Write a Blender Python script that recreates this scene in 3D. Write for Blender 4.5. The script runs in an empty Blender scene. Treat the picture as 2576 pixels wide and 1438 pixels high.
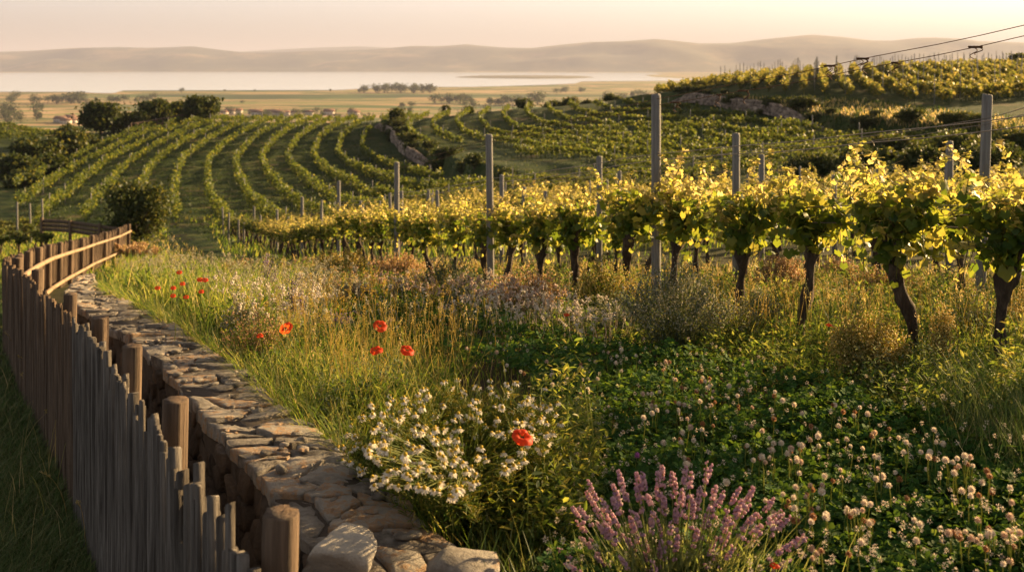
import bpy, math
import numpy as np
from mathutils import Vector

# ------------------------------------------------------------------ camera, light, exposure
scene = bpy.context.scene
COL = scene.collection
ZC = 1.75                      # eye level above the near garden soil
W_, F_ = 2576.0, 2576.0        # measuring frame: 2576 wide, horizon at row 160
cam_d = bpy.data.cameras.new('camera'); cam = bpy.data.objects.new('camera', cam_d); COL.objects.link(cam)
cam.location = (0, 0, ZC); cam.rotation_euler = (math.radians(90), 0, 0)
cam_d.sensor_width = 36; cam_d.lens = 36; cam_d.shift_y = -(719 - 160) / 2576.0
cam_d.clip_start = 0.05; cam_d.clip_end = 60000
cam_d.dof.use_dof = True; cam_d.dof.focus_distance = 5.2; cam_d.dof.aperture_fstop = 4.0
scene.camera = cam
SUN_AZ, SUN_EL = 54.0, 15.0    # azimuth clockwise from the view direction
world = bpy.data.worlds.new('World'); scene.world = world; world.use_nodes = True
wn = world.node_tree.nodes; wl = world.node_tree.links
bg = wn['Background']; sky = wn.new('ShaderNodeTexSky'); sky.sky_type = 'NISHITA'; sky.sun_disc = False
sky.sun_elevation = math.radians(SUN_EL); sky.sun_rotation = math.radians(SUN_AZ)
sky.air_density = 1.0; sky.dust_density = 6.0; sky.ozone_density = 0.5
tint = wn.new('ShaderNodeMixRGB'); tint.blend_type = 'MULTIPLY'; tint.inputs[0].default_value = 1.0
tint.inputs[2].default_value = (2.74, 2.70, 2.98, 1)
gam = wn.new('ShaderNodeGamma'); gam.inputs[1].default_value = 0.45     # dust haze evens the evening sky out
wl.new(sky.outputs[0], gam.inputs[0]); wl.new(gam.outputs[0], tint.inputs[1]); wtc = wn.new('ShaderNodeTexCoord'); wsx = wn.new('ShaderNodeSeparateXYZ'); wmr = wn.new('ShaderNodeMapRange'); wm2 = wn.new('ShaderNodeMixRGB')
wl.new(wtc.outputs['Generated'], wsx.inputs[0]); wl.new(wsx.outputs[2], wmr.inputs[0]); wm2.blend_type = 'MULTIPLY'; wm2.inputs[0].default_value = 1
wmr.inputs[1].default_value = 0.03; wmr.inputs[2].default_value = 0.45; wmr.inputs[3].default_value = 0.0; wmr.inputs[4].default_value = 1.0   # bright dusty horizon, deeper sky overhead
wl.new(tint.outputs[0], wm2.inputs[1]); wrp = wn.new('ShaderNodeValToRGB'); wrp.color_ramp.elements[0].color = (1.0, 1.0, 1.0, 1); wrp.color_ramp.elements[1].color = (0.37, 0.32, 0.245, 1)
wl.new(wmr.outputs[0], wrp.inputs[0]); wl.new(wrp.outputs[0], wm2.inputs[2]); wl.new(wm2.outputs[0], bg.inputs[0]); bg.inputs[1].default_value = 0.07
sun_d = bpy.data.lights.new('sun', 'SUN'); sun = bpy.data.objects.new('sun', sun_d); COL.objects.link(sun)
sun_d.energy = 5.0; sun_d.angle = math.radians(0.6); sun_d.color = (1.0, 0.68, 0.32)
_az, _el = math.radians(SUN_AZ), math.radians(SUN_EL)
SUND = Vector((math.sin(_az) * math.cos(_el), math.cos(_az) * math.cos(_el), math.sin(_el)))
sun.rotation_euler = SUND.to_track_quat('Z', 'Y').to_euler(); sun.location = (20, 20, 20)
scene.render.engine = 'CYCLES'
scene.view_settings.view_transform = 'Standard'; scene.view_settings.look = 'None'
scene.view_settings.exposure = 2.0; scene.view_settings.gamma = 1.0
scene.cycles.max_bounces = 6; scene.cycles.diffuse_bounces = 3; scene.cycles.glossy_bounces = 2
scene.cycles.transmission_bounces = 4; scene.cycles.volume_bounces = 1; scene.cycles.transparent_max_bounces = 4
scene.cycles.use_denoising = True
HAZE = 0.92e-4; HAZE_COL = (0.44, 0.465, 0.64, 1)

rs = np.random.RandomState(7)
PI = math.pi

# ------------------------------------------------------------------ object helpers
def tag(o, label=None, cat=None, group=None, kind=None):
    if label: o['label'] = label
    if cat: o['category'] = cat
    if group: o['group'] = group
    if kind: o['kind'] = kind
    return o
def empty(name, loc=(0, 0, 0), rz=0, label=None, cat=None, group=None):
    o = bpy.data.objects.new(name, None); COL.objects.link(o); o.empty_display_size = .1
    o.location = loc; o.rotation_euler = (0, 0, rz); return tag(o, label, cat, group)
def link(name, me, mat=None, parent=None, loc=None):
    o = bpy.data.objects.new(name, me); COL.objects.link(o)
    if mat is not None and not me.materials: me.materials.append(mat)
    if parent is not None: o.parent = parent
    if loc is not None: o.location = loc
    return o
def copy_tree(o, parent=None):
    c = o.copy(); COL.objects.link(c); c.parent = parent
    for ch in list(o.children): copy_tree(ch, c)
    return c

class MB:
    """collects vertex arrays and face arrays, builds one mesh"""
    def __init__(s): s.V = []; s.F = []; s.n = 0
    def add(s, V, *Fs):
        V = np.asarray(V, float).reshape(-1, 3)
        for f in Fs:
            f = np.asarray(f, dtype=np.int64)
            if f.size: s.F.append(f + s.n)
        s.V.append(V); s.n += len(V); return s
    def mesh(s, name, mat=None, smooth=False):
        me = bpy.data.meshes.new(name)
        V = np.concatenate(s.V); me.vertices.add(len(V)); me.vertices.foreach_set('co', V.astype(np.float32).ravel())
        lv = np.concatenate([f.ravel() for f in s.F]); tot = np.concatenate([np.full(len(f), f.shape[1]) for f in s.F])
        st = np.concatenate([[0], np.cumsum(tot)[:-1]])
        me.loops.add(len(lv)); me.loops.foreach_set('vertex_index', lv.astype(np.int32))
        me.polygons.add(len(tot)); me.polygons.foreach_set('loop_start', st.astype(np.int32))
        me.polygons.foreach_set('loop_total', tot.astype(np.int32))
        if smooth: me.polygons.foreach_set('use_smooth', np.ones(len(tot), dtype=bool))
        me.update(calc_edges=True); me.validate()
        if mat is not None: me.materials.append(mat)
        return me
    def build(s, name, mat, parent=None, smooth=False, loc=None):
        return link(name, s.mesh(name, mat, smooth), None, parent, loc)

def box(mb, x0, x1, y0, y1, z0, z1):
    V = [(x, y, z) for z in (z0, z1) for y in (y0, y1) for x in (x0, x1)]
    return mb.add(V, [(0, 2, 3, 1), (4, 5, 7, 6), (0, 1, 5, 4), (2, 6, 7, 3), (0, 4, 6, 2), (1, 3, 7, 5)])

def rotmats(az, pitch, roll):
    """Rz(az) Rx(pitch) Ry(roll), arrays -> (n,3,3)"""
    az, pitch, roll = np.broadcast_arrays(*[np.atleast_1d(np.asarray(a, float)) for a in (az, pitch, roll)])
    ca, sa, cp, sp, cr, sr = np.cos(az), np.sin(az), np.cos(pitch), np.sin(pitch), np.cos(roll), np.sin(roll)
    n = len(az); Z = np.zeros((n, 3, 3)); X = np.zeros((n, 3, 3)); Y = np.zeros((n, 3, 3))
    Z[:, 0, 0] = ca; Z[:, 0, 1] = -sa; Z[:, 1, 0] = sa; Z[:, 1, 1] = ca; Z[:, 2, 2] = 1
    X[:, 0, 0] = 1; X[:, 1, 1] = cp; X[:, 1, 2] = -sp; X[:, 2, 1] = sp; X[:, 2, 2] = cp
    Y[:, 0, 0] = cr; Y[:, 0, 2] = sr; Y[:, 1, 1] = 1; Y[:, 2, 0] = -sr; Y[:, 2, 2] = cr
    return Z @ X @ Y
def scatter(mb, TV, TF, P, R=None, S=1.0):
    """copies a template (verts, list of face arrays) to every point"""
    P = np.asarray(P, float); n = len(P)
    if n == 0: return mb
    TV = np.asarray(TV, float); m = len(TV)
    S = np.asarray(S, float)
    if S.ndim == 0: S = np.full((n, 1, 1), float(S))
    elif S.ndim == 1: S = S[:, None, None]
    else: S = S[:, None, :]
    V = TV[None] * S
    if R is not None: V = np.einsum('nij,nmj->nmi', R, np.broadcast_to(V, (n, m, 3)))
    V = V + P[:, None, :]
    off = (np.arange(n) * m)[:, None, None]
    mb.add(V, *[(np.asarray(f)[None] + off).reshape(-1, np.asarray(f).shape[1]) for f in TF])
    return mb
def tubes(mb, P, R, k=3, cap=True):
    """P (n,p,3) polylines, R (n,p) radii -> k-sided tubes"""
    P = np.asarray(P, float)
    if P.ndim == 2: P = P[None]
    n, p, _ = P.shape
    R = np.broadcast_to(np.asarray(R, float), (n, p))
    T = np.gradient(P, axis=1); T /= np.linalg.norm(T, axis=2, keepdims=True) + 1e-9
    ref = np.where(np.abs(T[..., 2:3]) > .9, np.array([1., 0, 0]), np.array([0, 0, 1.]))
    ref = np.where(np.abs(T[:, :1, 2:3]).repeat(p, 1) > .8, np.array([1., 0, 0]), np.array([0, 0, 1.]))
    A = np.cross(T, ref); A /= np.linalg.norm(A, axis=2, keepdims=True) + 1e-9
    B = np.cross(T, A)
    th = np.arange(k) * 2 * PI / k
    V = P[:, :, None, :] + R[:, :, None, None] * (A[:, :, None, :] * np.cos(th)[None, None, :, None] + B[:, :, None, :] * np.sin(th)[None, None, :, None])
    i = np.arange(p - 1)[:, None]; j = np.arange(k)[None]
    q = np.stack([i * k + j, i * k + (j + 1) % k, (i + 1) * k + (j + 1) % k, (i + 1) * k + j], -1).reshape(-1, 4)
    off = (np.arange(n) * p * k)[:, None, None]
    F = [(q[None] + off).reshape(-1, 4)]
    if cap and k > 2:
        F.append((np.arange(k)[::-1][None] + np.arange(n)[:, None] * p * k))
        F.append((np.arange(k)[None] + (p - 1) * k + np.arange(n)[:, None] * p * k))
    mb.add(V, *F); return mb
def blades(mb, P, h, w, az, lean, curl=.5, seg=3):
    """grass blades: P (n,3) base, height h, width w, azimuth, lean (fraction of height moved sideways at the tip)"""
    n = len(P)
    if n == 0: return mb
    h, w, az, lean = [np.broadcast_to(np.asarray(a, float), (n,)) for a in (h, w, az, lean)]
    u = np.linspace(0, 1, seg + 1)
    d = np.stack([np.cos(az), np.sin(az), np.zeros(n)], 1); sd = np.stack([-np.sin(az + .5), np.cos(az + .5), np.zeros(n)], 1)
    rise = u[None] - curl * lean[:, None] * u[None] ** 3 * .6
    Cn = P[:, None, :] + (d * (h * lean)[:, None])[:, None, :] * (u[None, :, None] ** 1.8)
    Cn[..., 2] += h[:, None] * rise
    wd = (w[:, None] * np.maximum(1 - u[None] ** 2.2, 0.12) * .5)[..., None]
    V = np.stack([Cn - sd[:, None] * wd, Cn + sd[:, None] * wd], 2).reshape(n, -1, 3)
    i = np.arange(seg)[:, None] * 2
    q = np.concatenate([i, i + 1, i + 3, i + 2], 1)
    off = (np.arange(n) * (seg + 1) * 2)[:, None, None]
    mb.add(V, (q[None] + off).reshape(-1, 4)); return mb

def poly_tmpl(pts, z=None):
    V = [(p[0], p[1], p[2] if len(p) > 2 else 0) for p in pts]
    return np.array(V)
# heart/oval leaflet, quad leaf, octahedron, grape leaf
OVAL_V = np.array([(0, 0, 0), (.28, .22, .05), (.42, .6, .06), (.2, .98, 0), (-.2, .98, 0), (-.42, .6, .06), (-.28, .22, .05), (0, .88, -.03), (0, .45, -.06)])
OVAL_F = [np.array([(0, 1, 8), (1, 2, 8), (2, 7, 8), (2, 3, 7), (4, 5, 7), (5, 8, 7), (5, 6, 8), (6, 0, 8)])]
LANCE_V = np.array([(0, 0, 0), (.16, .3, .05), (.13, .65, .05), (0, 1, -.05), (-.13, .65, .05), (-.16, .3, .05), (0, .35, -.03), (0, .7, -.02)])
LANCE_F = [np.array([(0, 1, 6), (0, 6, 5)]), np.array([(1, 2, 7, 6), (5, 6, 7, 4)]), np.array([(2, 3, 7), (3, 4, 7)])]
QUAD_V = np.array([(-.5, 0, 0), (.5, 0, 0.06), (.4, 1, 0), (-.4, 1, 0.06)]); QUAD_F = [np.array([(0, 1, 2, 3)])]
TRI_V = np.array([(-.45, 0, 0), (.5, .1, .08), (.05, 1, 0)]); TRI_F = [np.array([(0, 1, 2)])]
OCT_V = np.array([(1, 0, 0), (0, 1, 0), (-1, 0, 0), (0, -1, 0), (0, 0, 1), (0, 0, -1.)])
OCT_F = [np.array([(0, 1, 4), (1, 2, 4), (2, 3, 4), (3, 0, 4), (1, 0, 5), (2, 1, 5), (3, 2, 5), (0, 3, 5)])]
def grape_leaf():
    th = np.radians([-90, -62, -38, -14, 8, 30, 52, 72, 90, 108, 128, 150, 172, 194, 218, 242])
    r = np.array([.14, .52, .53, .47, .58, .56, .48, .56, .64, .56, .48, .56, .58, .47, .53, .52])
    V = [(0, 0, -.02)] + [(r[i] * math.cos(th[i]), r[i] * math.sin(th[i]), -.22 * r[i] ** 2 + .06 * math.cos(5 * th[i]) * r[i]) for i in range(16)]
    F = [(0, 1 + i, 1 + (i + 1) % 16) for i in range(16)]
    V = np.array(V); V[:, 1] += .12; V[:, 2] -= .1 * np.abs(V[:, 0])
    return V, [np.array(F)]
GL_V, GL_F = grape_leaf()
def ball(nu=8, nv=5):
    V = [(0, 0, -1.)]
    for j in range(1, nv):
        p = -PI / 2 + PI * j / nv
        for i in range(nu): V.append((math.cos(p) * math.cos(2 * PI * i / nu), math.cos(p) * math.sin(2 * PI * i / nu), math.sin(p)))
    V.append((0, 0, 1.)); tr = []; q = []
    for i in range(nu):
        tr.append((0, 1 + (i + 1) % nu, 1 + i)); a = 1 + (nv - 2) * nu; tr.append((len(V) - 1, a + i, a + (i + 1) % nu))
    for j in range(nv - 2):
        for i in range(nu): q.append((1 + j * nu + i, 1 + j * nu + (i + 1) % nu, 1 + (j + 1) * nu + (i + 1) % nu, 1 + (j + 1) * nu + i))
    return np.array(V), [np.array(tr), np.array(q)]
BALL_V, BALL_F = ball()
SBALL_V, SBALL_F = ball(6, 4)

def vnoise(x, y, seed=0):
    """smooth value noise, vectorised"""
    x = np.asarray(x, float); y = np.asarray(y, float)
    xi = np.floor(x); yi = np.floor(y); fx = x - xi; fy = y - yi
    fx = fx * fx * (3 - 2 * fx); fy = fy * fy * (3 - 2 * fy)
    def h(a, b):
        v = np.sin(a * 127.1 + b * 311.7 + seed * 74.7) * 43758.5453; return v - np.floor(v)
    return ((h(xi, yi) * (1 - fx) + h(xi + 1, yi) * fx) * (1 - fy) + (h(xi, yi + 1) * (1 - fx) + h(xi + 1, yi + 1) * fx) * fy) * 2 - 1
def sstep(a, b, x):
    t = np.clip((np.asarray(x, float) - a) / (b - a), 0, 1); return t * t * (3 - 2 * t)

# ------------------------------------------------------------------ materials
def mat_new(name):
    m = bpy.data.materials.new(name); m.use_nodes = True; nt = m.node_tree
    for n in list(nt.nodes):
        if n.type != 'OUTPUT_MATERIAL': nt.nodes.remove(n)
    return m, nt, nt.nodes, nt.links, [n for n in nt.nodes if n.type == 'OUTPUT_MATERIAL'][0]
def ramp(ns, stops, interp='LINEAR'):
    r = ns.new('ShaderNodeValToRGB'); r.color_ramp.interpolation = interp
    e = r.color_ramp.elements
    while len(e) < len(stops): e.new(.5)
    for i, (p, c) in enumerate(stops): e[i].position = p; e[i].color = (*c, 1)
    return r
def leaf_mat(name, stops, tstops, trans=.5, rough=.55, spec=.25, dark_lobe=None):
    """two-sided leaf: reflective front mixed with translucent light; each leaf picks its own tone"""
    m, nt, ns, ls, out = mat_new(name)
    g = ns.new('ShaderNodeNewGeometry'); oi = ns.new('ShaderNodeObjectInfo')
    add = ns.new('ShaderNodeMath'); add.operation = 'MULTIPLY_ADD'; add.inputs[1].default_value = .8
    sc = ns.new('ShaderNodeMath'); sc.operation = 'MULTIPLY'; sc.inputs[1].default_value = .2
    ls.new(oi.outputs['Random'], sc.inputs[0]); ls.new(g.outputs['Random Per Island'], add.inputs[0]); ls.new(sc.outputs[0], add.inputs[2])
    r1 = ramp(ns, stops); r2 = ramp(ns, tstops)
    ls.new(add.outputs[0], r1.inputs[0]); ls.new(add.outputs[0], r2.inputs[0])
    p = ns.new('ShaderNodeBsdfPrincipled'); p.inputs['Roughness'].default_value = rough; p.inputs['Specular IOR Level'].default_value = spec
    t = ns.new('ShaderNodeBsdfTranslucent'); mx = ns.new('ShaderNodeMixShader'); mx.inputs[0].default_value = trans
    ls.new(r1.outputs[0], p.inputs['Base Color']); ls.new(r2.outputs[0], t.inputs[0])
    ls.new(p.outputs[0], mx.inputs[1]); ls.new(t.outputs[0], mx.inputs[2]); ls.new(mx.outputs[0], out.inputs[0])
    return m
def noise_mat(name, stops, scale=5, detail=6, rough=.85, bump=.3, bscale=None, stretch=None, spec=.3, island=0.0, dist=.02, rnd_stops=None):
    m, nt, ns, ls, out = mat_new(name)
    tc = ns.new('ShaderNodeTexCoord'); mp = ns.new('ShaderNodeMapping')
    if stretch: mp.inputs['Scale'].default_value = stretch
    ls.new(tc.outputs['Object'], mp.inputs[0])
    n1 = ns.new('ShaderNodeTexNoise'); n1.inputs['Scale'].default_value = scale; n1.inputs['Detail'].default_value = detail; n1.inputs['Roughness'].default_value = .65
    ls.new(mp.outputs[0], n1.inputs[0]); fac = n1.outputs[0]
    if island:
        g = ns.new('ShaderNodeNewGeometry'); mm = ns.new('ShaderNodeMath'); mm.operation = 'MULTIPLY_ADD'
        mm.inputs[1].default_value = island; ls.new(g.outputs['Random Per Island'], mm.inputs[0])
        a2 = ns.new('ShaderNodeMath'); a2.operation = 'SUBTRACT'; a2.inputs[1].default_value = island / 2; ls.new(n1.outputs[0], a2.inputs[0])
        ls.new(a2.outputs[0], mm.inputs[2]); fac = mm.outputs[0]
    r = ramp(ns, stops); ls.new(fac, r.inputs[0])
    p = ns.new('ShaderNodeBsdfPrincipled'); p.inputs['Roughness'].default_value = rough; p.inputs['Specular IOR Level'].default_value = spec
    ls.new(r.outputs[0], p.inputs['Base Color'])
    if bump:
        n2 = ns.new('ShaderNodeTexNoise'); n2.inputs['Scale'].default_value = bscale or scale * 4; n2.inputs['Detail'].default_value = 8; n2.inputs['Roughness'].default_value = .7
        ls.new(mp.outputs[0], n2.inputs[0]); b = ns.new('ShaderNodeBump'); b.inputs['Strength'].default_value = bump; b.inputs['Distance'].default_value = dist
        ls.new(n2.outputs[0], b.inputs['Height']); ls.new(b.outputs[0], p.inputs['Normal'])
    ls.new(p.outputs[0], out.inputs[0]); return m

M = {}
M['vine_leaf'] = leaf_mat('vine_leaf', [(0, (.035, .075, .012)), (.6, (.07, .125, .02)), (1, (.16, .17, .04))],
                          [(0, (.12, .19, .015)), (.5, (.30, .34, .03)), (1, (.68, .54, .09))], .5, .5, .3)
M['vine_far'] = leaf_mat('vine_far', [(0, (.030, .055, .012)), (.6, (.065, .095, .02)), (1, (.13, .13, .04))],
                         [(0, (.10, .14, .02)), (.6, (.22, .25, .03)), (1, (.48, .40, .08))], .42)
M['young_leaf'] = leaf_mat('young_leaf', [(0, (.14, .17, .04)), (.6, (.28, .25, .08)), (1, (.42, .32, .14))], [(0, (.45, .46, .06)), (.5, (.75, .62, .14)), (1, (.9, .70, .30))], .55)
M['shoot'] = leaf_mat('shoot', [(0, (.10, .12, .03)), (1, (.22, .14, .06))], [(0, (.3, .25, .05)), (1, (.4, .25, .08))], .15)
M['bark'] = noise_mat('bark', [(.25, (.022, .015, .010)), (.5, (.075, .052, .036)), (.75, (.17, .125, .09))], 26, 10, .9, 1.0, 55, (1, 1, .14), dist=.04)
M['wood_grey'] = noise_mat('wood_grey', [(.25, (.018, .014, .011)), (.45, (.07, .058, .048)), (.62, (.15, .13, .11)), (.82, (.30, .27, .24))], 42, 9, .85, 1.0, 90, (1, 1, .05), island=.6, dist=.012)
M['wood_brown'] = noise_mat('wood_brown', [(.25, (.03, .020, .013)), (.5, (.11, .072, .046)), (.8, (.26, .18, .12))], 34, 9, .8, 1.0, 70, (1, 1, .05), dist=.015)
M['rail'] = noise_mat('rail', [(.25, (.14, .09, .05)), (.7, (.38, .27, .17))], 12, 6, .75, .4, 40)
M['post'] = noise_mat('post', [(.25, (.10, .095, .09)), (.55, (.21, .20, .19)), (.8, (.36, .34, .31))], 40, 9, .8, 1.0, 90, (1, 1, .06), dist=.010)
M['wire'] = noise_mat('wire', [(0, (.10, .085, .07)), (1, (.25, .2, .16))], 30, 2, .45, 0, spec=.6)
M['tendril'] = noise_mat('tendril', [(0, (.05, .025, .015)), (1, (.16, .08, .04))], 30, 2, .8, 0)
M['stone'] = noise_mat('stone', [(.10, (.07, .056, .045)), (.30, (.18, .155, .13)), (.46, (.31, .275, .235)), (.60, (.42, .38, .33)), (.70, (.46, .28, .15)), (.78, (.30, .27, .24)), (.95, (.60, .54, .46))], 15, 15, .9, 1.0, 85, island=.42, dist=.03)
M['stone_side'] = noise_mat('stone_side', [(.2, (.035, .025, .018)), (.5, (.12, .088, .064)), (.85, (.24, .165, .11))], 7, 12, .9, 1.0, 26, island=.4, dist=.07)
M['rock_pale'] = noise_mat('rock_pale', [(.25, (.28, .25, .21)), (.6, (.50, .46, .40)), (.9, (.62, .58, .52))], 4, 10, .85, 1.0, 16, dist=.03)
M['mortar'] = noise_mat('mortar', [(.2, (.035, .026, .02)), (.8, (.12, .09, .065))], 9, 8, .95, .8, 30)
M['poppy'] = leaf_mat('poppy', [(0, (.66, .04, .008)), (1, (.82, .09, .02))], [(0, (.95, .09, .01)), (1, (1.0, .18, .03))], .55)
M['poppy_c'] = noise_mat('poppy_c', [(0, (.02, .03, .015)), (1, (.08, .10, .04))], 60, 2, .8, 0)
M['petal'] = leaf_mat('petal', [(0, (.70, .66, .56)), (1, (.82, .80, .72))], [(0, (.7, .6, .42)), (1, (.8, .74, .6))], .4)
M['yolk'] = noise_mat('yolk', [(0, (.50, .30, .02)), (1, (.72, .50, .05))], 300, 2, .8, .6, 900)
M['clover_leaf'] = leaf_mat('clover_leaf', [(0, (.018, .062, .012)), (.6, (.042, .118, .022)), (1, (.12, .20, .04))],
                            [(0, (.05, .10, .012)), (.6, (.12, .20, .02)), (1, (.34, .38, .05))], .35, .75, .12)
M['clover_head'] = leaf_mat('clover_head', [(0, (.60, .48, .38)), (.5, (.74, .68, .56)), (1, (.80, .76, .66))], [(0, (.7, .5, .36)), (1, (.8, .7, .5))], .35)
M['clover_brown'] = leaf_mat('clover_brown', [(0, (.20, .08, .03)), (1, (.42, .22, .10))], [(0, (.4, .16, .05)), (1, (.6, .3, .12))], .35)
M['clover_pink'] = leaf_mat('clover_pink', [(0, (.46, .30, .22)), (1, (.72, .58, .46))], [(0, (.6, .38, .26)), (1, (.78, .6, .42))], .35)
M['magenta'] = leaf_mat('magenta', [(0, (.38, .08, .36)), (1, (.55, .18, .50))], [(0, (.5, .1, .4)), (1, (.6, .2, .5))], .35)
M['lav'] = leaf_mat('lav', [(0, (.30, .19, .32)), (.5, (.52, .33, .42)), (1, (.70, .48, .48))], [(0, (.5, .3, .42)), (1, (.85, .55, .48))], .45)
M['lav_stem'] = leaf_mat('lav_stem', [(0, (.09, .13, .04)), (1, (.22, .24, .08))], [(0, (.25, .3, .06)), (1, (.5, .48, .14))], .4)
M['stem'] = leaf_mat('stem', [(0, (.07, .12, .02)), (1, (.22, .24, .06))], [(0, (.2, .28, .04)), (1, (.5, .45, .1))], .4)
M['feather'] = leaf_mat('feather', [(0, (.04, .085, .014)), (.5, (.11, .16, .025)), (1, (.26, .23, .06))], [(0, (.14, .22, .025)), (.5, (.34, .38, .045)), (1, (.72, .54, .12))], .5)
M['grass'] = leaf_mat('grass', [(0, (.025, .065, .010)), (.45, (.055, .115, .016)), (.72, (.13, .17, .03)), (.88, (.30, .25, .08)), (1, (.42, .32, .15))],
                      [(0, (.10, .19, .018)), (.45, (.26, .36, .03)), (.72, (.52, .52, .07)), (1, (.85, .62, .25))], .5)
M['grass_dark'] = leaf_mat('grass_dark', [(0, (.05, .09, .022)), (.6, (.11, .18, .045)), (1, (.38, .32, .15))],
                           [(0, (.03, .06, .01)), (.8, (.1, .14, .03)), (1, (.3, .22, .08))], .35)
M['grass_dry'] = leaf_mat('grass_dry', [(0, (.14, .15, .04)), (.4, (.34, .27, .10)), (1, (.55, .42, .24))],
                          [(0, (.4, .38, .07)), (.5, (.75, .54, .18)), (1, (.92, .68, .36))], .5)
M['soil'] = None

# ------------------------------------------------------------------ terrain
# control points: (sideways ratio X/Y, distance Y, drop below eye level)
CP = []
def cp(s, *yd):
    for y, d in yd: CP.append((s, y, d))
for s in (-1.3, -.9):
    cp(s, (1, 1.9), (4, 2.2), (10, 3.1), (25, 5.3), (60, 8.8), (110, 10.5), (170, 10.3), (205, 17))
cp(-.5, (1, 1.8), (4, 1.95), (11.5, 3.0), (20, 4.5), (40, 7.7), (50, 8.5), (80, 10), (110, 10.5), (140, 10.5), (168, 10.25), (205, 19), (240, 30))
cp(-.4, (6, 1.95), (9.2, 2.32), (13.5, 3.05), (28, 5.9), (36, 6.95), (45, 8.0), (65, 9.4), (85, 9.9), (110, 9.5), (132, 8.8), (160, 13), (205, 20), (240, 30))
cp(-.3, (3.5, 1.68), (5.7, 1.86), (8.5, 2.2), (16, 3.5), (24, 4.9), (38, 7.0), (48, 8.2), (65, 9.3), (85, 9.75), (100, 9.4), (120, 8.3), (135, 7.6), (160, 11.5), (205, 18), (240, 30))
cp(-.2, (1, 1.65), (3.2, 1.64), (30, 5.7), (45, 7.7), (65, 9.2), (85, 9.6), (100, 9.3), (120, 8.25), (135, 7.55), (160, 11.5))
cp(-.11, (16.5, 3.42), (12, 2.75), (8.6, 2.2), (5.6, 1.85))
cp(-.17, (23, 4.4))
cp(-.1, (50, 7.6), (64, 8.3), (80, 8.7), (100, 8.5), (118, 8.0), (138, 7.4), (165, 11.5), (205, 18), (240, 30))
cp(0, (1, 1.7), (3.5, 1.74), (6, 1.88), (8.6, 2.15), (11.7, 2.66), (17, 3.5), (30, 4.9), (50, 6.6), (70, 7.5), (90, 7.6), (110, 7.1), (140, 6.2), (168, 10), (205, 18), (240, 30))
cp(.14, (3.5, 1.74), (8.6, 2.10), (13, 2.85), (20, 3.8), (30, 4.8), (45, 5.8), (70, 6.2), (95, 5.3), (112, 4.5), (130, 3.85), (160, 8), (205, 18), (240, 30))
cp(.3, (1, 1.7), (3.5, 1.74), (6.8, 1.88), (9, 2.12), (12.3, 2.6), (20, 3.5), (30, 4.3), (45, 5.1), (60, 5.1), (70, 4.75), (85, 3.45), (125, 1.95), (160, 6), (205, 18), (240, 30))
cp(.41, (6, 1.74), (3.6, 1.7))
cp(.5, (1, 1.65), (3.5, 1.66), (5.4, 1.64), (8.9, 2.06), (12.5, 2.55), (20, 3.3), (30, 3.8), (42, 4.25), (55, 3.9), (70, 3.1), (90, 2.0), (112, 1.0), (140, 3.0), (170, 10), (205, 18), (240, 30))
for s in (.9, 1.3):
    cp(s, (1, 1.6), (5, 1.5), (12, 2.0), (25, 2.6), (45, 2.9), (70, 2.0), (100, .6), (130, .5), (170, 8), (240, 30))
CP = np.array(CP); KS = 2.4
def _feat(s, y): return np.stack([np.asarray(s, float) * KS, np.log(np.maximum(y, .3))], -1)
def _phi(r2): return .5 * r2 * np.log(r2 + 1e-12)
_c = _feat(CP[:, 0], CP[:, 1]); _n = len(_c)
_K = _phi(((_c[:, None] - _c[None]) ** 2).sum(-1)) + np.eye(_n) * .003
_Pm = np.concatenate([np.ones((_n, 1)), _c], 1)
_A = np.block([[_K, _Pm], [_Pm.T, np.zeros((3, 3))]])
_w = np.linalg.solve(_A, np.concatenate([np.log(CP[:, 2] + 1.0), np.zeros(3)]))
def _tps(s, y):
    f = _feat(np.clip(s, -1.4, 1.4), y); sh = f.shape[:-1]; f = f.reshape(-1, 2); out = np.empty(len(f))
    for a in range(0, len(f), 20000):
        g = f[a:a + 20000]
        out[a:a + 20000] = _phi(((g[:, None] - _c[None]) ** 2).sum(-1)) @ _w[:_n] + _w[_n] + g @ _w[_n + 1:]
    return np.exp(out.reshape(sh)) - 1.0

PLAIN = 60.0
# garden wall (capping edge points, measured), fence line, terraces
def wall_drop(y): return np.interp(y, [0, 3.1, 4, 5.6, 7, 8.5, 10, 13, 16], [1.5, 1.52, 1.57, 1.76, 1.93, 2.13, 2.32, 2.72, 3.22])
def wall_pt(dx, dy):
    s = (dx - 1288) / W_; t = (dy - 160) / F_; ys = np.linspace(1, 16, 3000)
    y = ys[np.argmax(t * ys >= wall_drop(ys))]; return (s * y, y)
WL = [(990, 1560), (820, 1438), (727, 1325), (655, 1222), (556, 1095), (492, 1028), (455, 970), (395, 910), (362, 872), (295, 828), (205, 780), (160, 744), (172, 716), (206, 690)]
WR = [(1330, 1560), (1232, 1438), (1085, 1292), (968, 1205), (862, 1120), (770, 1050), (672, 975), (560, 885), (480, 842), (400, 782), (310, 745), (262, 722), (240, 706), (236, 688)]
def resample(P, n):
    P = np.array(P, float); d = np.concatenate([[0], np.cumsum(np.linalg.norm(np.diff(P, axis=0), axis=1))]); u = np.linspace(0, d[-1], n)
    Q = np.stack([np.interp(u, d, P[:, i]) for i in range(P.shape[1])], 1)
    for _ in range(3): Q[1:-1] = (Q[:-2] + 2 * Q[1:-1] + Q[2:]) / 4
    return Q
wl_w = resample([wall_pt(*p) for p in WL], 60); wr_w = resample([wall_pt(*p) for p in WR], 60)
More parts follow.
